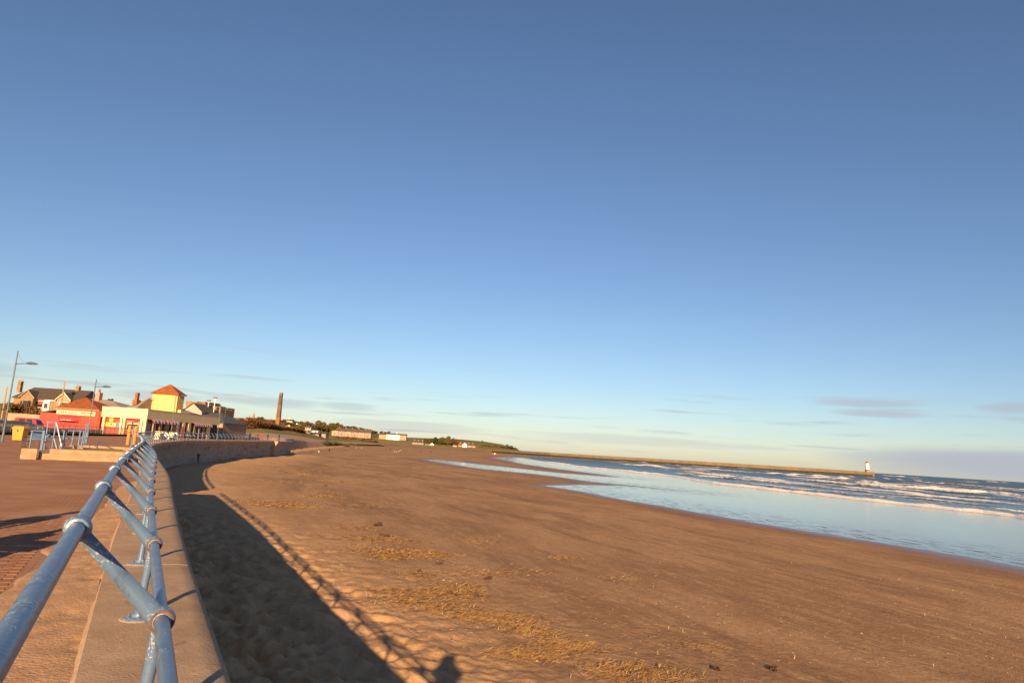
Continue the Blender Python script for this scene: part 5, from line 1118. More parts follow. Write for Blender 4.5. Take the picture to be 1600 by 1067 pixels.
# sand dune and grass rising behind the wall end
toe = [Vector((-75, 196, -3.9)), gp(452, 706.5, -3.9), gp(480, 702, -4.2), gp(515, 698.2, -4.3), gp(550, 696.0, -4.5), gp(600, 696.8, -4.7)]
mid = [Vector((-100, 200, PZ-.02)), at(446, 684, 238), at(478, 690, 340), at(513, 692.5, 480), at(550, 692.6, 680), at(600, 695.4, 870)]
grs = [Vector((-115, 206, PZ)), at(420, 676.5, 276), at(468, 681.5, 380), at(512, 688.5, 540), at(550, 690.5, 740), at(600, 694.2, 900)]
top = [Vector((-170, 260, 1.2)), at(410, 669.5, 310), at(462, 673, 420), at(512, 684, 600), at(550, 687.5, 800), at(600, 693, 930)]
bck = [Vector((-280, 420, .5)), at(400, 668, 420), at(462, 672, 500), at(512, 683.5, 660), at(550, 687.0, 850), at(600, 692.8, 950)]
loft('dune', [toe, mid, grs], dune_m, 12, 160, .55, .09, 5); loft('grass_bank', [[v+Vector((0, 0, .0)) for v in grs], top, bck], grass_m, 10, 160, .5, .06, 6)
# hillside of the town beyond the river
hx = [-260, -120, 0, 120, 250, 345, 400, 440, 480, 520, 560, 600, 640]
ty_ = (640, 640, 634, 640, 648, 654, 657, 657, 661, 667, 672, 679, 683)
loft('town_hill', [[at(x, 676 if x < 470 else 690, 820 if x < 470 else 1195) for x in hx], [at(x, y, 1300) for x, y in zip(hx, ty_)], [at(x, y+3, 1700) for x, y in zip(hx, ty_)]], town_m, 10, 160, 4, .01, 7)
near_hx = [-300, -60, 12, 24]
loft('field_slope', [[at(x, 656, 190) for x in near_hx], [at(x, y, 300) for x, y in zip(near_hx, (628, 629, 630.5, 637))], [at(x, y+3, 420) for x, y in zip(near_hx, (628, 629, 630.5, 637))]], hill_m, 8, 50, .6, .05, 9)
# far bank across the river mouth
bx = [480, 520, 560, 600, 640, 680, 720, 760, 785, 800, 815]
shore = [at(x, y, 965) for x, y in zip(bx, (693, 694.5, 696, 697.2, 700, 702.4, 704.8, 707.6, 709.2, 710, 710.6))]
bank = [at(x, y, 985) for x, y in zip(bx, (688, 690, 691.5, 693.2, 695.6, 697.5, 699.5, 702, 703.2, 704.2, 705.4))]
terr = [at(x, y, 1040) for x, y in zip(bx, (680, 682.5, 684.5, 686.5, 689.5, 692.5, 695.8, 699, 700.8, 702.6, 704.6))]
hill = [at(x, y, 1180) for x, y in zip(bx, (670, 676, 678, 682, 683.5, 684.8, 686.6, 690.2, 694.6, 699.5, 704.4))]
hbk = [at(x, y+2, 1400) for x, y in zip(bx, (670, 676, 678, 682, 683.5, 684.8, 686.6, 690.2, 694.6, 699.5, 704.4))]
loft('far_shore', [[v+Vector((0, 0, -1.5)) for v in shore], bank], pier_m, 4, 120, .5, .05, 13)
h2 = [a_.lerp(b_, .62) for a_, b_ in zip(terr, hill)]
loft('far_bank', [bank, terr], grass_m, 6, 120, 1.0, .03, 14); loft('far_hill', [terr, h2], hill_m, 8, 120, 1.2, .015, 15); loft('green_field', [h2, hill, hbk], green_f, 6, 120, .5, .02, 16)
MB().prism([shore[i]+Vector((0, -2, -2)) for i in range(len(shore))]+[shore[i]+Vector((0, 6, -2)) for i in range(len(shore)-1, -1, -1)], (0, 0, 3.0)).build('weed_bank', seaweed)
tag(bpy.data.objects['weed_bank'], 'dark weed-covered stone foot of the far river bank', 'sea wall')
# pier and lighthouse
pier_px = [(770, 962), (800, 930), (860, 885), (930, 868), (1000, 860), (1100, 872), (1200, 888), (1300, 915), (1366, 938)]
tops = [704.6, 704.3, 707.0, 711.0, 715.0, 721.0, 726.9, 733.2, 737.4]
pr = thing('pier', at(1000, 722, 860), 'long tan stone pier running out to the lighthouse', 'pier')
C_ = [at(x, y, Y_) for (x, Y_), y in zip(pier_px, tops)]; F = []
for i, c in enumerate(C_):
    t = (C_[min(i+1, len(C_)-1)]-C_[max(i-1, 0)]); t.z = 0; t.normalize(); F.append(Vector((t.y, -t.x, 0)))
def pier_strip(off0, off1, z0f, z1f, m_, name):
    vs = []
    for c, n_ in zip(C_, F): vs += [c+n_*off0+Vector((0, 0, z0f(c)-c.z)), c+n_*off1+Vector((0, 0, z0f(c)-c.z)), c+n_*off1+Vector((0, 0, z1f(c)-c.z)), c+n_*off0+Vector((0, 0, z1f(c)-c.z))]
    k = len(C_); MB().add(vs, [(i*4+j, i*4+(j+1) % 4, (i+1)*4+(j+1) % 4, (i+1)*4+j) for i in range(k-1) for j in range(4)]+[(0, 1, 2, 3), ((k-1)*4, (k-1)*4+1, (k-1)*4+2, (k-1)*4+3)]).build(name, m_, pr)
pier_strip(0, -1.4, lambda c: c.z-1.5, lambda c: c.z, pier_m, 'parapet'); pier_strip(.9, -6, lambda c: -4, lambda c: c.z-1.3, pier_m, 'masonry'); pier_strip(1.4, -6.5, lambda c: -8, lambda c: -2.5+.3*math.sin(c.x*.05), seaweed, 'weed_band')
e = C_[-1]; t = (C_[-1]-C_[-2]).normalized(); MB().lathe([(6.0, -8), (5.6, -3.2), (5.2, e.z-.6), (5.0, e.z-.3)], (e.x-3.5, e.y+3, 0), 24).build('pier_head', pier_m, pr, smooth=True)
Yl = e.y+3; lb_ = at(1355.2, 737.3, Yl); lt_ = at(1355.5, 720.3, Yl); H = lt_.z-lb_.z; lw = (at(1358.2, 730, Yl).x-at(1352.4, 730, Yl).x)/2
lh = thing('lighthouse', (lb_.x, Yl, lb_.z-.4), 'white lighthouse with red base and red domed top at the pier end', 'lighthouse'); c = (lb_.x, Yl, lb_.z)
MB().lathe([(lw*1.10, -.6), (lw*1.08, 0), (lw*1.03, H*.235)], c, 28).build('red_base', redp, lh, smooth=True)
MB().lathe([(lw*1.02, H*.2355), (lw*.90, H*.815), (lw*.90, H*.82)], c, 28).build('tower', white_m, lh, smooth=True)
MB().lathe([(lw*1.06, H*.8205), (lw*1.06, H*.845), (lw*.85, H*.85)], c, 28).build('gallery', redp, lh)
dm = MB().lathe([(lw*.86, H*.851), (lw*.78, H*.88), (lw*.55, H*.925), (lw*.30, H*.95)], c, 24).build('dome', redp, lh, smooth=True)
MB().lathe([(lw*.26, H*.9505), (lw*.24, H*.985), (.08, H)], c, 14).build('finial', redp, dm, smooth=True)
MB().box(c[0]-.45, c[0]+.45, Yl-lw*1.10-.02, Yl-lw*.9, c[2]-.4, c[2]+H*.1).build('door', white_m, lh)
for zz in (.42, .62): MB().box(c[0]-.35, c[0]+.35, Yl-lw*1.0, Yl-lw*.8, c[2]+H*zz, c[2]+H*zz+.9).build('window', glassd, lh)
for k in range(18):
    a = 2*math.pi*k/18; MB().tube([(c[0]+lw*1.02*math.cos(a), c[1]+lw*1.02*math.sin(a), c[2]+H*.845), (c[0]+lw*1.02*math.cos(a), c[1]+lw*1.02*math.sin(a), c[2]+H*.845+.9)], .04, 5).build('gallery_post', redp, lh)

# far houses
def far_house(p0, p1, yb, ye, yr, Y_, wm, rm, label, nwin=0, chim=(), depth=8, name='far_house', gable=False):
    """p0,p1: photograph columns of the front; yb, ye, yr: base, eave and ridge rows in the middle"""
    pm_ = (p0+p1)/2; x0, x1 = at(p0, ye, Y_).x, at(p1, ye, Y_).x; zb, ze, zr = at(pm_, yb, Y_).z, at(pm_, ye, Y_).z, at(pm_, yr, Y_).z
    r_ = thing(name, ((x0+x1)/2, Y_, zb-.5), label, 'house'); 
    if gable: gable_wall(MB(), x0, x1, Y_, Y_+depth, zb-2.5, ze, zr).build('wall', wm, r_); gable_roof_y(x0, x1, Y_, Y_+depth, ze, zr, .2).build('roof', rm, r_)
    else:
        MB().box(x0, x1, Y_, Y_+depth, zb-2.5, ze).build('wall', wm, r_); gable_roof(x0, x1, Y_, Y_+depth, ze, zr, .25, .2).build('roof', rm, r_)
    h = ze-zb; ns_ = 2 if h > 4.2 else 1
    for i in range(nwin):
        for k in range(ns_):
            cx_ = x0+(x1-x0)*(i+.5)/nwin; cz = zb+h*(k+.5)/ns_; hw, hh_ = min(.55, (x1-x0)/nwin*.28), .75
            o = MB().box(cx_-hw, cx_+hw, Y_-.06, Y_-.01, cz-hh_, cz+hh_).build('window', white_m, r_); MB().box(cx_-hw+.12, cx_+hw-.12, Y_-.075, Y_-.061, cz-hh_+.12, cz+hh_-.12).build('pane', glassd, o)
    if nwin > 2: MB().box(x0+(x1-x0)*.5-.5, x0+(x1-x0)*.5+.5, Y_-.08, Y_-.01, zb-.3, zb+2.0).build('door', dark_in, r_)
    for f in chim: chimney(r_, x0+(x1-x0)*f, Y_+depth/2, zr-1.0, zr+1.7, 1.1, .8, wm, 2)
    return r_
Yt = 1010
ed = [(518.5, 678.0, 672.0, 668.8), (528.8, 679.2, 673.0, 669.8), (539.0, 680, 673.8, 670.4), (549.2, 680.8, 674.5, 671.0), (559.4, 681.5, 675.2, 671.8), (569.6, 682.2, 675.9, 672.4)]
for k, (p0, yb, ye, yr) in enumerate(ed):
    far_house(p0, p0+10.15, yb, ye+.5, yr-.9, Yt+k*1.5, stone_pink if k % 2 else stone_pale, slate, ('pinkish stone' if k % 2 else 'pale stone')+' terrace house with slate roof, '+('first', 'second', 'third', 'fourth', 'fifth', 'last')[k]+' in the long row by the river', 3, (0.02,) if k < 5 else (.02, .98), 8, 'terrace_house')
far_house(592.5, 603.5, 683.5, 678.8, 676.2, 1060, stone_pale, slate, 'stone house at the end of the white terrace row', 2, (.5,), name='terrace_house')
far_house(603.7, 614, 684.0, 678.6, 676.6, 1058, white_m, slate, 'white rendered terrace house next to the stone house', 3, (), name='terrace_house')
far_house(614.2, 624.6, 684.8, 679.2, 677.2, 1058, white_m, slate, 'white rendered terrace house in the middle of the short row', 3, (.5,), name='terrace_house')
far_house(624.8, 635, 685.2, 680.0, 678.0, 1058, stone_pale, slate, 'stone house at the seaward end of the white terrace row', 2, (.9,), name='terrace_house')
far_house(644, 662, 695.6, 691.3, 688.4, 1000, stone_pink, slate_g, 'pink stone waterside house with dark roof and row of chimneys', 4, (.15, .5, .85))
far_house(722.8, 729.8, 700, 694.6, 691.6, 1000, white_m, tile_o, 'white gabled cottage with red roof near the pier', 1, (), gable=True)
far_house(716, 722.5, 699.4, 695.6, 692.6, 1004, stone_pale, tile_o, 'low cottage with red roof joined to the white gable', 2, (.4,))
far_house(731, 743, 700, 696, 693.6, 1006, stone_pink, slate, 'pink low house right of the white gabled cottage', 3, (.1, .6))
far_house(671.6, 678, 696.6, 694.2, 692, 1000, white_m, stone_pale, 'tiny white gabled hut left of the bushy trees', 0, (), 4, gable=True)
far_house(664, 670, 696.2, 694.8, 693.8, 1000, white_m, stone_pale, 'tiny low white hut beside the pink waterside house', 0, (), 4)
far_house(708, 713.5, 698.6, 696.8, 695.4, 1000, white_m, stone_pale, 'tiny white shed on the bank before the cottages', 0, (), 4)
far_house(447.5, 456.5, 669, 657.5, 655.0, 700, cream, slate, 'cream three-storey building beside the tall brick chimney', 3, (.2,), 8)
far_house(477, 486, 670.5, 667.2, 665, 560, stone_pale, slate, 'low tan building in trees right of the brick chimney', 2, ())
far_house(463, 469.5, 664, 660.6, 658.5, 800, white_m, slate, 'small white house in trees behind the brick chimney', 1, (.5,))
far_house(461, 483, 680, 676.6, 674.2, 480, mat('pale_render', (.5, .4, .32), (.42, .33, .26), 2, .8), roof_grey, 'long low pale shed with flat grey roof on the bank', 4, (), 8, 'shed')
far_house(484, 498, 682.4, 677.8, 675.0, 520, stone_pink, slate, 'pinkish low shed with dark roof on the bank', 3, (), 8, 'shed')
far_house(475.5, 497, 675.5, 672.6, 671.4, 560, white_m, roof_grey, 'white roofed shed behind the pinkish sheds', 3, (), 8, 'shed')
far_house(499, 509, 680.8, 677.2, 675.6, 560, stone_pale, slate, 'low brown shed at the right end of the sheds', 2, (), 8, 'shed')
far_house(368.3, 372, 660.5, 657.8, 656, 700, white_m, slate, 'white gabled house above the bracken bank', 0, (), gable=True)
far_house(351, 363, 657.5, 654.4, 652.6, 600, stone, slate, 'brown stone house above the white canopy shelter', 2, (.3, .8))
far_house(384, 391, 656.8, 653.6, 651.8, 760, stone, slate, 'brown stone house left of the church spire', 2, (.5,))
far_house(416, 426, 660.5, 657.4, 655.4, 760, stone_pale, slate, 'tan house between spire and brick chimney', 3, (.5,))
# church spire
Ys = 900; a = at(395, 661, Ys); ztop_ = at(396, 644, Ys).z; zm_ = at(395, 653.5, Ys).z; spc = thing('church', (a.x, Ys, a.z-3), 'stone church tower with sharp pointed spire on the town skyline', 'church')
MB().box(a.x-2.2, a.x+2.2, Ys-2.2, Ys+2.2, a.z-6, zm_).build('tower', stone, spc); MB().lathe([(2.3, zm_), (.08, ztop_)], (a.x, Ys, 0), 8).build('spire', stone, spc)
MB().prism([(a.x+2.2, Ys-2, a.z-6), (a.x+12, Ys-2, a.z-6), (a.x+12, Ys-2, a.z+2), (a.x+2.2, Ys-2, a.z+2)], (0, 7, 0)).build('nave', stone, spc); gable_roof(a.x+2.2, a.x+12, Ys-2, Ys+5, a.z+2, a.z+5, .2).build('nave_roof', slate, spc)
# tall brick chimney
Yc = 400; a = at(433, 670.5, Yc); b_ = at(438.2, 613.4, Yc); w0 = (at(437, 660, Yc).x-at(430.2, 660, Yc).x)/2; w1 = (at(440.4, 616, Yc).x-at(436.2, 616, Yc).x)/2
tc = thing('brick_chimney', (a.x, Yc, a.z-2), 'tall tapering square brick chimney stack on the skyline', 'chimney')
H = b_.z-a.z; zs = [0, .32, .66, .93, 1]
for i, (m_, nm) in enumerate(((brick_m, 'lower_shaft'), (mat('mid_brick', (.17, .092, .046), (.12, .068, .034), .5, .9, .6, 6), 'middle_shaft'), (brick_top, 'upper_shaft'), (mat('cap_brick', (.19, .125, .065), (.14, .09, .048), .5, .9, .6, 6), 'cap'))):
    t0, t1 = zs[i], zs[i+1]; ra, rb = w0+(w1-w0)*t0, w0+(w1-w0)*t1; z0, z1 = a.z+H*t0-(3 if i == 0 else 0), a.z+H*t1
    if i == 3: ra *= 1.08; rb *= 1.08
    MB().add([(a.x-ra, Yc-ra, z0), (a.x+ra, Yc-ra, z0), (a.x+ra, Yc+ra, z0), (a.x-ra, Yc+ra, z0), (a.x-rb, Yc-rb, z1), (a.x+rb, Yc-rb, z1), (a.x+rb, Yc+rb, z1), (a.x-rb, Yc+rb, z1)], [(3, 2, 1, 0), (4, 5, 6, 7), (0, 1, 5, 4), (1, 2, 6, 5), (2, 3, 7, 6), (3, 0, 4, 7)]).build(nm, m_, tc)

# ------------------------------------------------------------------ vegetation
def leaf_cloud(n_, rx, ry, rz_, size, seed, lobes=7, flat=.0):
    r_ = np.random.default_rng(seed); cs = r_.normal(0, .45, (lobes, 3))*np.array([rx, ry, rz_])*.9; rad = r_.uniform(.35, .65, lobes)
    k = r_.integers(0, lobes, n_); d = r_.normal(0, 1, (n_, 3)); d /= np.linalg.norm(d, axis=1)[:, None]; rr = r_.uniform(.35, 1, n_)**.5
    P = cs[k]+d*(rad[k]*rr)[:, None]*np.array([rx, ry, rz_]); P[:, 2] = np.maximum(P[:, 2], -rz_*.95)
    u = r_.normal(0, 1, (n_, 3)); u /= np.linalg.norm(u, axis=1)[:, None]; v = np.cross(u, r_.normal(0, 1, (n_, 3))); v /= np.linalg.norm(v, axis=1)[:, None]+1e-9
    s = size*r_.uniform(.5, 1.3, n_)[:, None]
    V = np.stack([P-u*s, P+v*s*.55, P+u*s, P-v*s*.55], 1).reshape(-1, 3); F_ = np.arange(n_*4).reshape(n_, 4); return V, F_
fol = [mat('foliage_'+n_, c, c2, .5, .9, coords='World') for n_, c, c2 in (('olive', (.11, .085, .03), (.065, .06, .02)), ('brown', (.14, .085, .04), (.085, .055, .025)), ('green', (.065, .075, .022), (.04, .05, .016)), ('bracken', (.17, .072, .028), (.10, .05, .022)))]
bark = mat('bark', (.10, .065, .045), (.06, .04, .03), 3, .9)
def cloud_mesh(name, V, F_, m_):
    me = bpy.data.meshes.new(name); me.from_pydata([tuple(v) for v in V], [], [tuple(f) for f in F_]); me.materials.append(m_); return me
tree_src = []
for k in range(5):
    V, F_ = leaf_cloud(1900, .95, .9, .80, .13, 50+k, 12); V[:, 2] += 1.35
    t = MB(); t.tube([(0, 0, -.6), (0.02, 0, .4), (-.03, .02, .9), (.02, 0, 1.3)], [.07, .055, .04, .02], 6)
    for j in range(5): a = j*1.3+k; t.tube([(0, 0, .55+.12*j), (.35*math.cos(a), .35*math.sin(a), 1.05+.12*j), (.6*math.cos(a), .6*math.sin(a), 1.5+.1*j)], [.03, .018, .006], 5)
    tm = t.build('trunk', bark); tree_src.append(((V, F_), tm.data)); bpy.data.objects.remove(tm)
crown_cache = {}
def tree(px, py, Y_, hpx, wpx, kind, label, group):
    p = at(px, py, Y_); top_ = at(px, py-hpx, Y_).z; hpx *= 1.12; wpx *= 1.3; wd = (at(px+wpx/2, py, Y_).x-at(px-wpx/2, py, Y_).x)/2; k = random.randrange(5)
    label = ('olive ', 'brown ', 'dark green ')[kind]+label if group else label; r_ = thing('tree', (p.x, Y_, p.z), label, 'tree', group, random.uniform(0, 6)); h = top_-p.z; r_.scale = (wd*.95, wd*.95, h/2.15)
    if (k, kind) not in crown_cache: crown_cache[(k, kind)] = cloud_mesh('crown', *tree_src[k][0], fol[kind])
    o = bpy.data.objects.new('crown', crown_cache[(k, kind)]); C.objects.link(o); o.parent = r_; o2 = bpy.data.objects.new('trunk', tree_src[k][1]); C.objects.link(o2); o2.parent = r_
for (px, py, Y_, h, w_, kd) in ((465, 676, 600, 13, 11, 0), (474, 675, 640, 16, 15, 0), (486, 678, 650, 18, 18, 1), (496, 679, 660, 20, 17, 0), (505, 679, 690, 16, 15, 1), (513, 679.5, 720, 17, 15, 0), (458, 670, 620, 9, 9, 2), (449, 667, 640, 8, 9, 0)):
    tree(px, py, Y_, h, w_, kd, 'rounded bushy tree behind the sheds on the bank', 'trees behind the sheds')
for (px, py, Y_, h, w_, kd) in ((523, 674, 1100, 13, 13, 0), (532, 675, 1100, 11, 12, 1), (541, 675, 1110, 10, 12, 0), (550, 676, 1110, 10, 12, 1), (559, 677, 1110, 9, 12, 0), (568, 677.5, 1110, 8, 12, 1), (576, 679, 1110, 7, 11, 0), (584, 680, 1110, 7, 9, 2), (597, 681, 1110, 7, 10, 0), (606, 681, 1120, 6, 9, 0)):
    tree(px, py, Y_, h, w_, kd, 'winter tree rising behind the long terrace by the river', 'trees behind the terrace')
for (px, py, Y_, h, w_, kd) in ((666, 696.5, 1030, 9, 9, 0), (673, 697, 1040, 11, 11, 0), (681, 697, 1030, 13, 12, 2), (688, 697.5, 1035, 14, 12, 0), (696, 698, 1030, 15, 12, 0), (702, 698.5, 1030, 14, 11, 1), (708, 699, 1035, 11, 11, 1), (715, 699, 1045, 9, 10, 1)):
    tree(px, py, Y_, h, w_, kd, 'bushy tree clumped between the pink house and the white cottage', 'bushy trees on the far bank')
for (px, py, Y_, h, w_, kd) in ((767, 700, 1060, 4, 9, 1), (776, 701.5, 1060, 5, 9, 1), (785, 702.5, 1050, 5, 10, 0), (794, 702.6, 1050, 6.5, 10, 0), (801, 703.2, 1050, 4.5, 9, 2), (758, 699, 1060, 4, 9, 1)):
    tree(px, py, Y_, h, w_, kd, 'low wind-bent bush on the headland above the pier root', 'bushes on the headland')
for (px, py, Y_, h, w_, kd) in ((348, 657, 640, 5, 7, 2), (357, 657, 660, 4, 7, 0), (376, 658, 700, 5, 9, 1), (400, 659, 720, 6, 9, 1), (407, 659.5, 720, 8, 9, 0), (413, 660, 740, 5, 8, 1), (425, 661, 740, 5, 9, 0), (443, 661, 760, 5, 9, 1), (455, 662, 800, 5, 10, 0), (470, 664, 800, 6, 10, 1), (753.5, 690.4, 1170, 1.7, 3, 2), (172, 630, 190, 7, 7, 2)):
    tree(px, py, Y_, h, w_, kd, 'small tree among the houses of the town hillside' if Y_ != 1170 and Y_ != 190 else ('lone dark tree on the bare hill crest' if Y_ == 1170 else 'dark leafy tree top peeking over the pale hall roof'), 'trees in the town' if Y_ not in (1170, 190) else None)
# bracken bank and scrub: nobody could count it
def scrub(name, line, n_, size, m_, h0, label, depth=6, seed=3):
    r_ = np.random.default_rng(seed); pts = np.array([tuple(v) for v in line]); u = r_.uniform(0, 1, n_); t = np.linspace(0, 1, len(pts)); P = np.stack([np.interp(u, t, pts[:, k]) for k in range(3)], -1)
    hh = np.interp(u, np.linspace(0, 1, len(h0)), h0)*(1+.5*fbm(u*40, u*0, seed, 3)); P[:, 1] += r_.uniform(-depth, depth, n_); P[:, 2] += hh*r_.uniform(0, 1, n_)**.8-.2
    P[:, 0] += r_.normal(0, .4, n_); a = r_.normal(0, 1, (n_, 3)); a /= np.linalg.norm(a, axis=1)[:, None]; b2 = np.cross(a, r_.normal(0, 1, (n_, 3))); b2 /= np.linalg.norm(b2, axis=1)[:, None]; s = size*r_.uniform(.5, 1.4, n_)[:, None]
    V = np.stack([P-a*s, P+b2*s*.5, P+a*s, P-b2*s*.5], 1).reshape(-1, 3); o = bpy.data.objects.new(name, cloud_mesh(name, V, np.arange(n_*4).reshape(n_, 4), m_)); C.objects.link(o); return tag(o, label, 'scrub', kind='stuff')
scrub('bracken', [at(352, 668.5, 296), at(400, 669.8, 308), at(440, 672.0, 372), at(462, 673.6, 420), at(472, 676, 442)], 30000, .30, fol[3], [3.0, 4.0, 2.4, 2.3, 1.2], 'rust brown bracken and thorn bank below the town', 7)
scrub('back_bracken', [at(345, 660, 420), at(370, 664, 420), at(400, 665, 420), at(430, 668, 430)], 12000, .36, fol[1], [2, 4.0, 3.0, 1.5], 'brown bracken rising behind the front bank', 7, 5)
scrub('dune_scrub', [gp(497, 697.5, -4.2), gp(510, 698.2, -4.2), gp(525, 697.6, -4.3), gp(545, 697.4, -4.4)], 5000, .40, mat('grey_scrub', (.10, .085, .05), (.06, .055, .03), .6, .95, coords='World'), [1.8, 3.4, 3.2, 1.2], 'grey green scrub patch at the foot of the dune', 5, 6)
scrub('hedge', [at(440, 682.5, 990), at(520, 687.5, 1015), at(545, 687, 1000), at(590, 690, 990)], 3000, 1.0, fol[1], [1, 3, 4.5, 1.5], 'brown hedges along the far bank gardens', 6, 8)
scrub('headland_scrub', [at(745, 699.5, 1050), at(770, 702, 1040), at(800, 704.5, 1030)], 2500, 1.0, fol[1], [2, 4, 2], 'brown scrub on the headland slope', 10, 9)
scrub('garden_shrubs', [at(10, 645, 140), at(35, 644, 144), at(58, 646, 144)], 1600, .25, fol[1], [2.2, 1.6, 1.2], 'brown shrubs growing in front of the stone house', 1, 10)

# ------------------------------------------------------------------ straw, reeds, stones on the sand
straw_m = mat('dry_straw', (.50, .27, .075), (.34, .175, .05), 3, .8, coords='World')
straw_p = mat('pale_reed', (.60, .42, .22), (.45, .30, .15), 3, .8, coords='World')
def sand_pts(pxs): return np.array([tuple(on_sand(a, b_)) for a, b_ in pxs])
cl = [(430,786,26,300),(455,792,18,200),(500,776,18,120),(520,770,14,80),(415,790,14,100),(560,826,16,120),(590,842,26,300),(612,862,30,520),(640,866,26,420),(665,864,16,200),(600,872,14,120),(660,900,22,160),(620,925,22,220),(655,938,34,700),(690,925,24,420),(715,915,18,260),(730,930,16,160),(690,950,22,260),(735,962,24,300),(765,968,22,260),(800,970,26,380),(825,985,20,260),(845,990,16,160),(870,1005,20,240),(900,1015,20,260),(815,1020,26,340),(850,1028,20,200),(950,1045,24,240),(985,1055,30,320),(1010,1048,20,160),(1055,1060,26,160),(760,895,22,140),(835,893,14,80),(880,872,14,70),(740,845,20,60),(960,905,18,50),(480,742,20,120),(455,735,16,90),(430,752,18,90),(515,752,22,120),(560,790,14,70),(1090,1010,20,60),(540,735,14,50)]
V = []; VP = []; rs = np.random.default_rng(99)
def blade(P, L_, w_, tilt):
    a = rs.uniform(0, 2*math.pi) if rs.random() < .35 else rs.normal(R(15), .6); d = Vector((math.cos(a)*math.cos(tilt), math.sin(a)*math.cos(tilt), math.sin(tilt))); s = Vector((-math.sin(a), math.cos(a), .2))*w_; P = Vector(P); bend = Vector((rs.normal(0, .1), rs.normal(0, .1), rs.normal(0, .05)))*L_
    return [P-s, P+s, P+d*L_*.55+bend+s*.8, P+d*L_*.55+bend-s*.8, P+d*L_]
VS = []; FS = []; MS = []
CX, CY, CI = [], [], []
for (px, py, rad, cnt) in cl:
    c = on_sand(px, py); R_ = c.length; k = R_/FPX*rad
    cnt = int(cnt*(2.2 if py > 880 else 4.2)); dx = rs.normal(0, 1, cnt)*k*1.15; ay_ = rs.normal(0, 1, cnt)*k*.8
    # drifts lie along the shore
    ca_, sa_ = math.cos(R(-24)), math.sin(R(-24)); CX += list(c.x+dx*ca_+ay_*sa_); CY += list(c.y-dx*sa_+ay_*ca_); CI += [0]*cnt
nr = 1500; q = rs.uniform(0, 1, nr)
for i in range(nr):
    c = gp(rs.uniform(420, 1600), 735+320*rs.random()**1.1, -4.1); CX.append(c.x); CY.append(c.y); CI.append(1)
CX, CY = np.array(CX), np.array(CY); CZs, cdw, cds = sand_z(CX, CY)
for x, y, z, kk, d1, d2 in zip(CX, CY, CZs, CI, cdw, cds):
    if d1 < 2.5 or d2 < 3: continue
    rg = math.hypot(x, y); wmin = max(.004, rg*.00036)
    if kk == 0: v = blade((x, y, z+rs.uniform(.0, .035)), rs.uniform(.08, .34), wmin*rs.uniform(.7, 1.2), rs.normal(.05, .16))
    else: v = blade((x, y, z+.005), rs.uniform(.04, .16)*(2 if rs.random() < .08 else 1), wmin*.7, abs(rs.normal(.03, .12)) if rs.random() < .93 else rs.uniform(.4, 1.3))
    b_ = len(VS); VS += [tuple(p) for p in v]; FS += [(b_, b_+1, b_+2, b_+3), (b_+3, b_+2, b_+4)]; MS += [(0 if rs.random() < .58 else 2) if kk == 0 and rs.random() < .9 else 1]*2
o = MB(); o.v = VS; o.f = FS; o.m = MS; tag(o.build('straw', [straw_m, straw_p, mat('dark_stalk', (.17, .085, .035), (.10, .05, .022), 3, .85, coords='World')], fix=False), 'dry yellow straw and reeds strewn along the beach', 'straw', kind='stuff')
peb_m = [mat('pebble_dark', (.05, .035, .028), (.09, .06, .045), 6, .8), mat('pebble_pale', (.42, .33, .25), (.32, .25, .19), 6, .8), mat('pebble_rust', (.24, .10, .05), (.18, .08, .04), 6, .8)]
o = MB(); nP = 3200; PX = []; 
for i in range(nP): c = gp(rs.uniform(330, 1600), 740+327*rs.random(), -4.1); PX.append((c.x, c.y))
for (px, py, rad, cnt) in cl:
    c = on_sand(px, py); k = c.length/FPX*rad
    for i in range(int(cnt*.12)): PX.append((c.x+rs.normal()*k*1.2, c.y+rs.normal()*k*1.6))
PX = np.array(PX); PZ_, d1, d2 = sand_z(PX[:, 0], PX[:, 1])
oct_f = [(0, 2, 4), (2, 1, 4), (1, 3, 4), (3, 0, 4), (2, 0, 5), (1, 2, 5), (3, 1, 5), (0, 3, 5)]
for (x, y), z, a_, b2 in zip(PX, PZ_, d1, d2):
    if a_ < 2.5 or b2 < 2: continue
    s = rs.uniform(.010, .030)*(1 if rs.random() < .93 else 2.2); e = rs.uniform(.6, 1.4, 3)*s; e[2] *= .6
    o.add([(x+e[0], y, z), (x-e[0], y, z), (x, y+e[1], z), (x, y-e[1], z), (x, y, z+e[2]), (x, y, z-e[2])], oct_f, 0 if rs.random() < .62 else (1 if rs.random() < .6 else 2))
tag(o.build('shingle', peb_m, fix=False), 'small stones and weed scraps scattered over the sand', 'stones', kind='stuff')
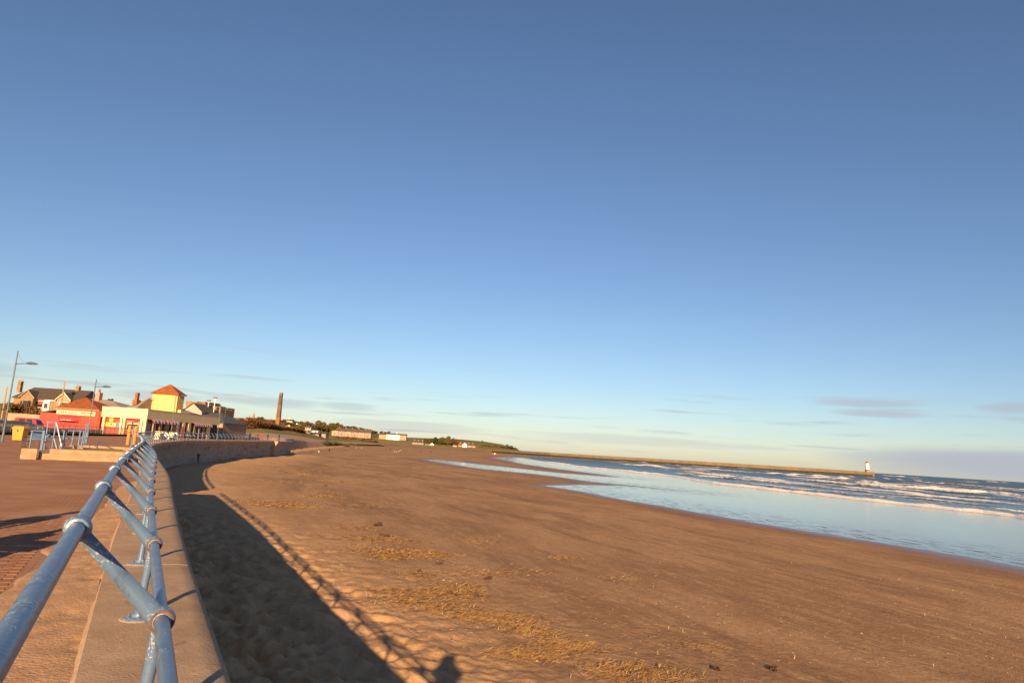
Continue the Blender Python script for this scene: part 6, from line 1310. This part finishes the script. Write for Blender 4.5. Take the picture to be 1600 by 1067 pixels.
# larger lumps of weed that can be told apart
kelp = mat('wet_kelp', (.06, .028, .014), (.10, .05, .02), 9, .6, .5)
for k, (px, py, w_, lb) in enumerate(((508, 759, .55, 'dark brown weed clump on firm sand nearest the dune'), (607, 838, .55, 'dark brown weed clump at the top of the straw drift'), (588, 822, .6, 'flat brown weed clump above the straw drift'), (656, 893, .28, 'small round black weed lump below the straw drift'), (762, 905, .42, 'dark weed lump beside pale sand heap'), (707, 930, .36, 'dark weed lump inside the thick straw drift'), (749, 932, .40, 'greenish brown weed lump right of the thick straw drift'), (1206, 1046, .32, 'dark twiggy weed lump on the streaky sand'), (1010, 1048, .24, 'small black weed lump among the nearest straw'), (690, 881, .42, 'orange brown weed clump between straw drifts'), (1120, 1046, .3, 'small dark stone-like weed lump on streaky sand'))):
    c = on_sand(px, py); V, F_ = leaf_cloud(160, w_*.5, w_*.5, w_*.20, w_*.16, 300+k, 5); V[:, 2] += w_*.08
    r_ = bpy.data.objects.new('weed_clump', cloud_mesh('weed_clump', V, F_, kelp)); C.objects.link(r_); r_.location = c; tag(r_, lb, 'seaweed', 'weed clumps on the sand')

# ------------------------------------------------------------------ the photographer (throws the shadow on the sand) and an unseen bench group, guessed and added for its shadow
bk = Vector((-dv.x*.0, 0, 0)); 
person((-.10, -.46, PZ), R(2), 'photographer in dark coat leaning on the railing with raised camera', (.03, .03, .04), (.03, .03, .045), pose='photo', scale=1.055, hood=True, bulk=1.28)
pc = thing('photo_camera', (0.0, -.17, CZ-.06), 'black photo camera held up by the photographer', 'camera')
MB().box(-.07, .07, -.20, -.12, CZ-.05, CZ+.04).box(-.03, .03, -.20, -.13, CZ+.04, CZ+.065).build('camera_body', dark_metal, pc)
MB().tube([(0, -.125, CZ-.005), (0, -.03, CZ-.005)], [.034, .037], 14, cap=False).build('lens_barrel', dark_metal, pc, smooth=True)
bx_, by_ = -7.0, 7.6  # unseen bench and sitter, guessed and placed to shade the left paving
bench((bx_, by_, PZ), R(195), 'unseen blue slatted bench with a seated person, added for its shadow on the paving')
person((bx_+.15, by_-.30, PZ), R(195), 'unseen person in dark coat and cap on the bench, added for the shadow', (.03, .03, .035), pose='sit', hood=True)
person((-7.95, 7.75, PZ), R(20), 'unseen person in long dark coat beside the bench, added to lengthen the shadow', (.025, .025, .03), pose='stand', scale=1.0, hood=True)  # unseen figure, also guessed, placed so the paving shadow reaches further
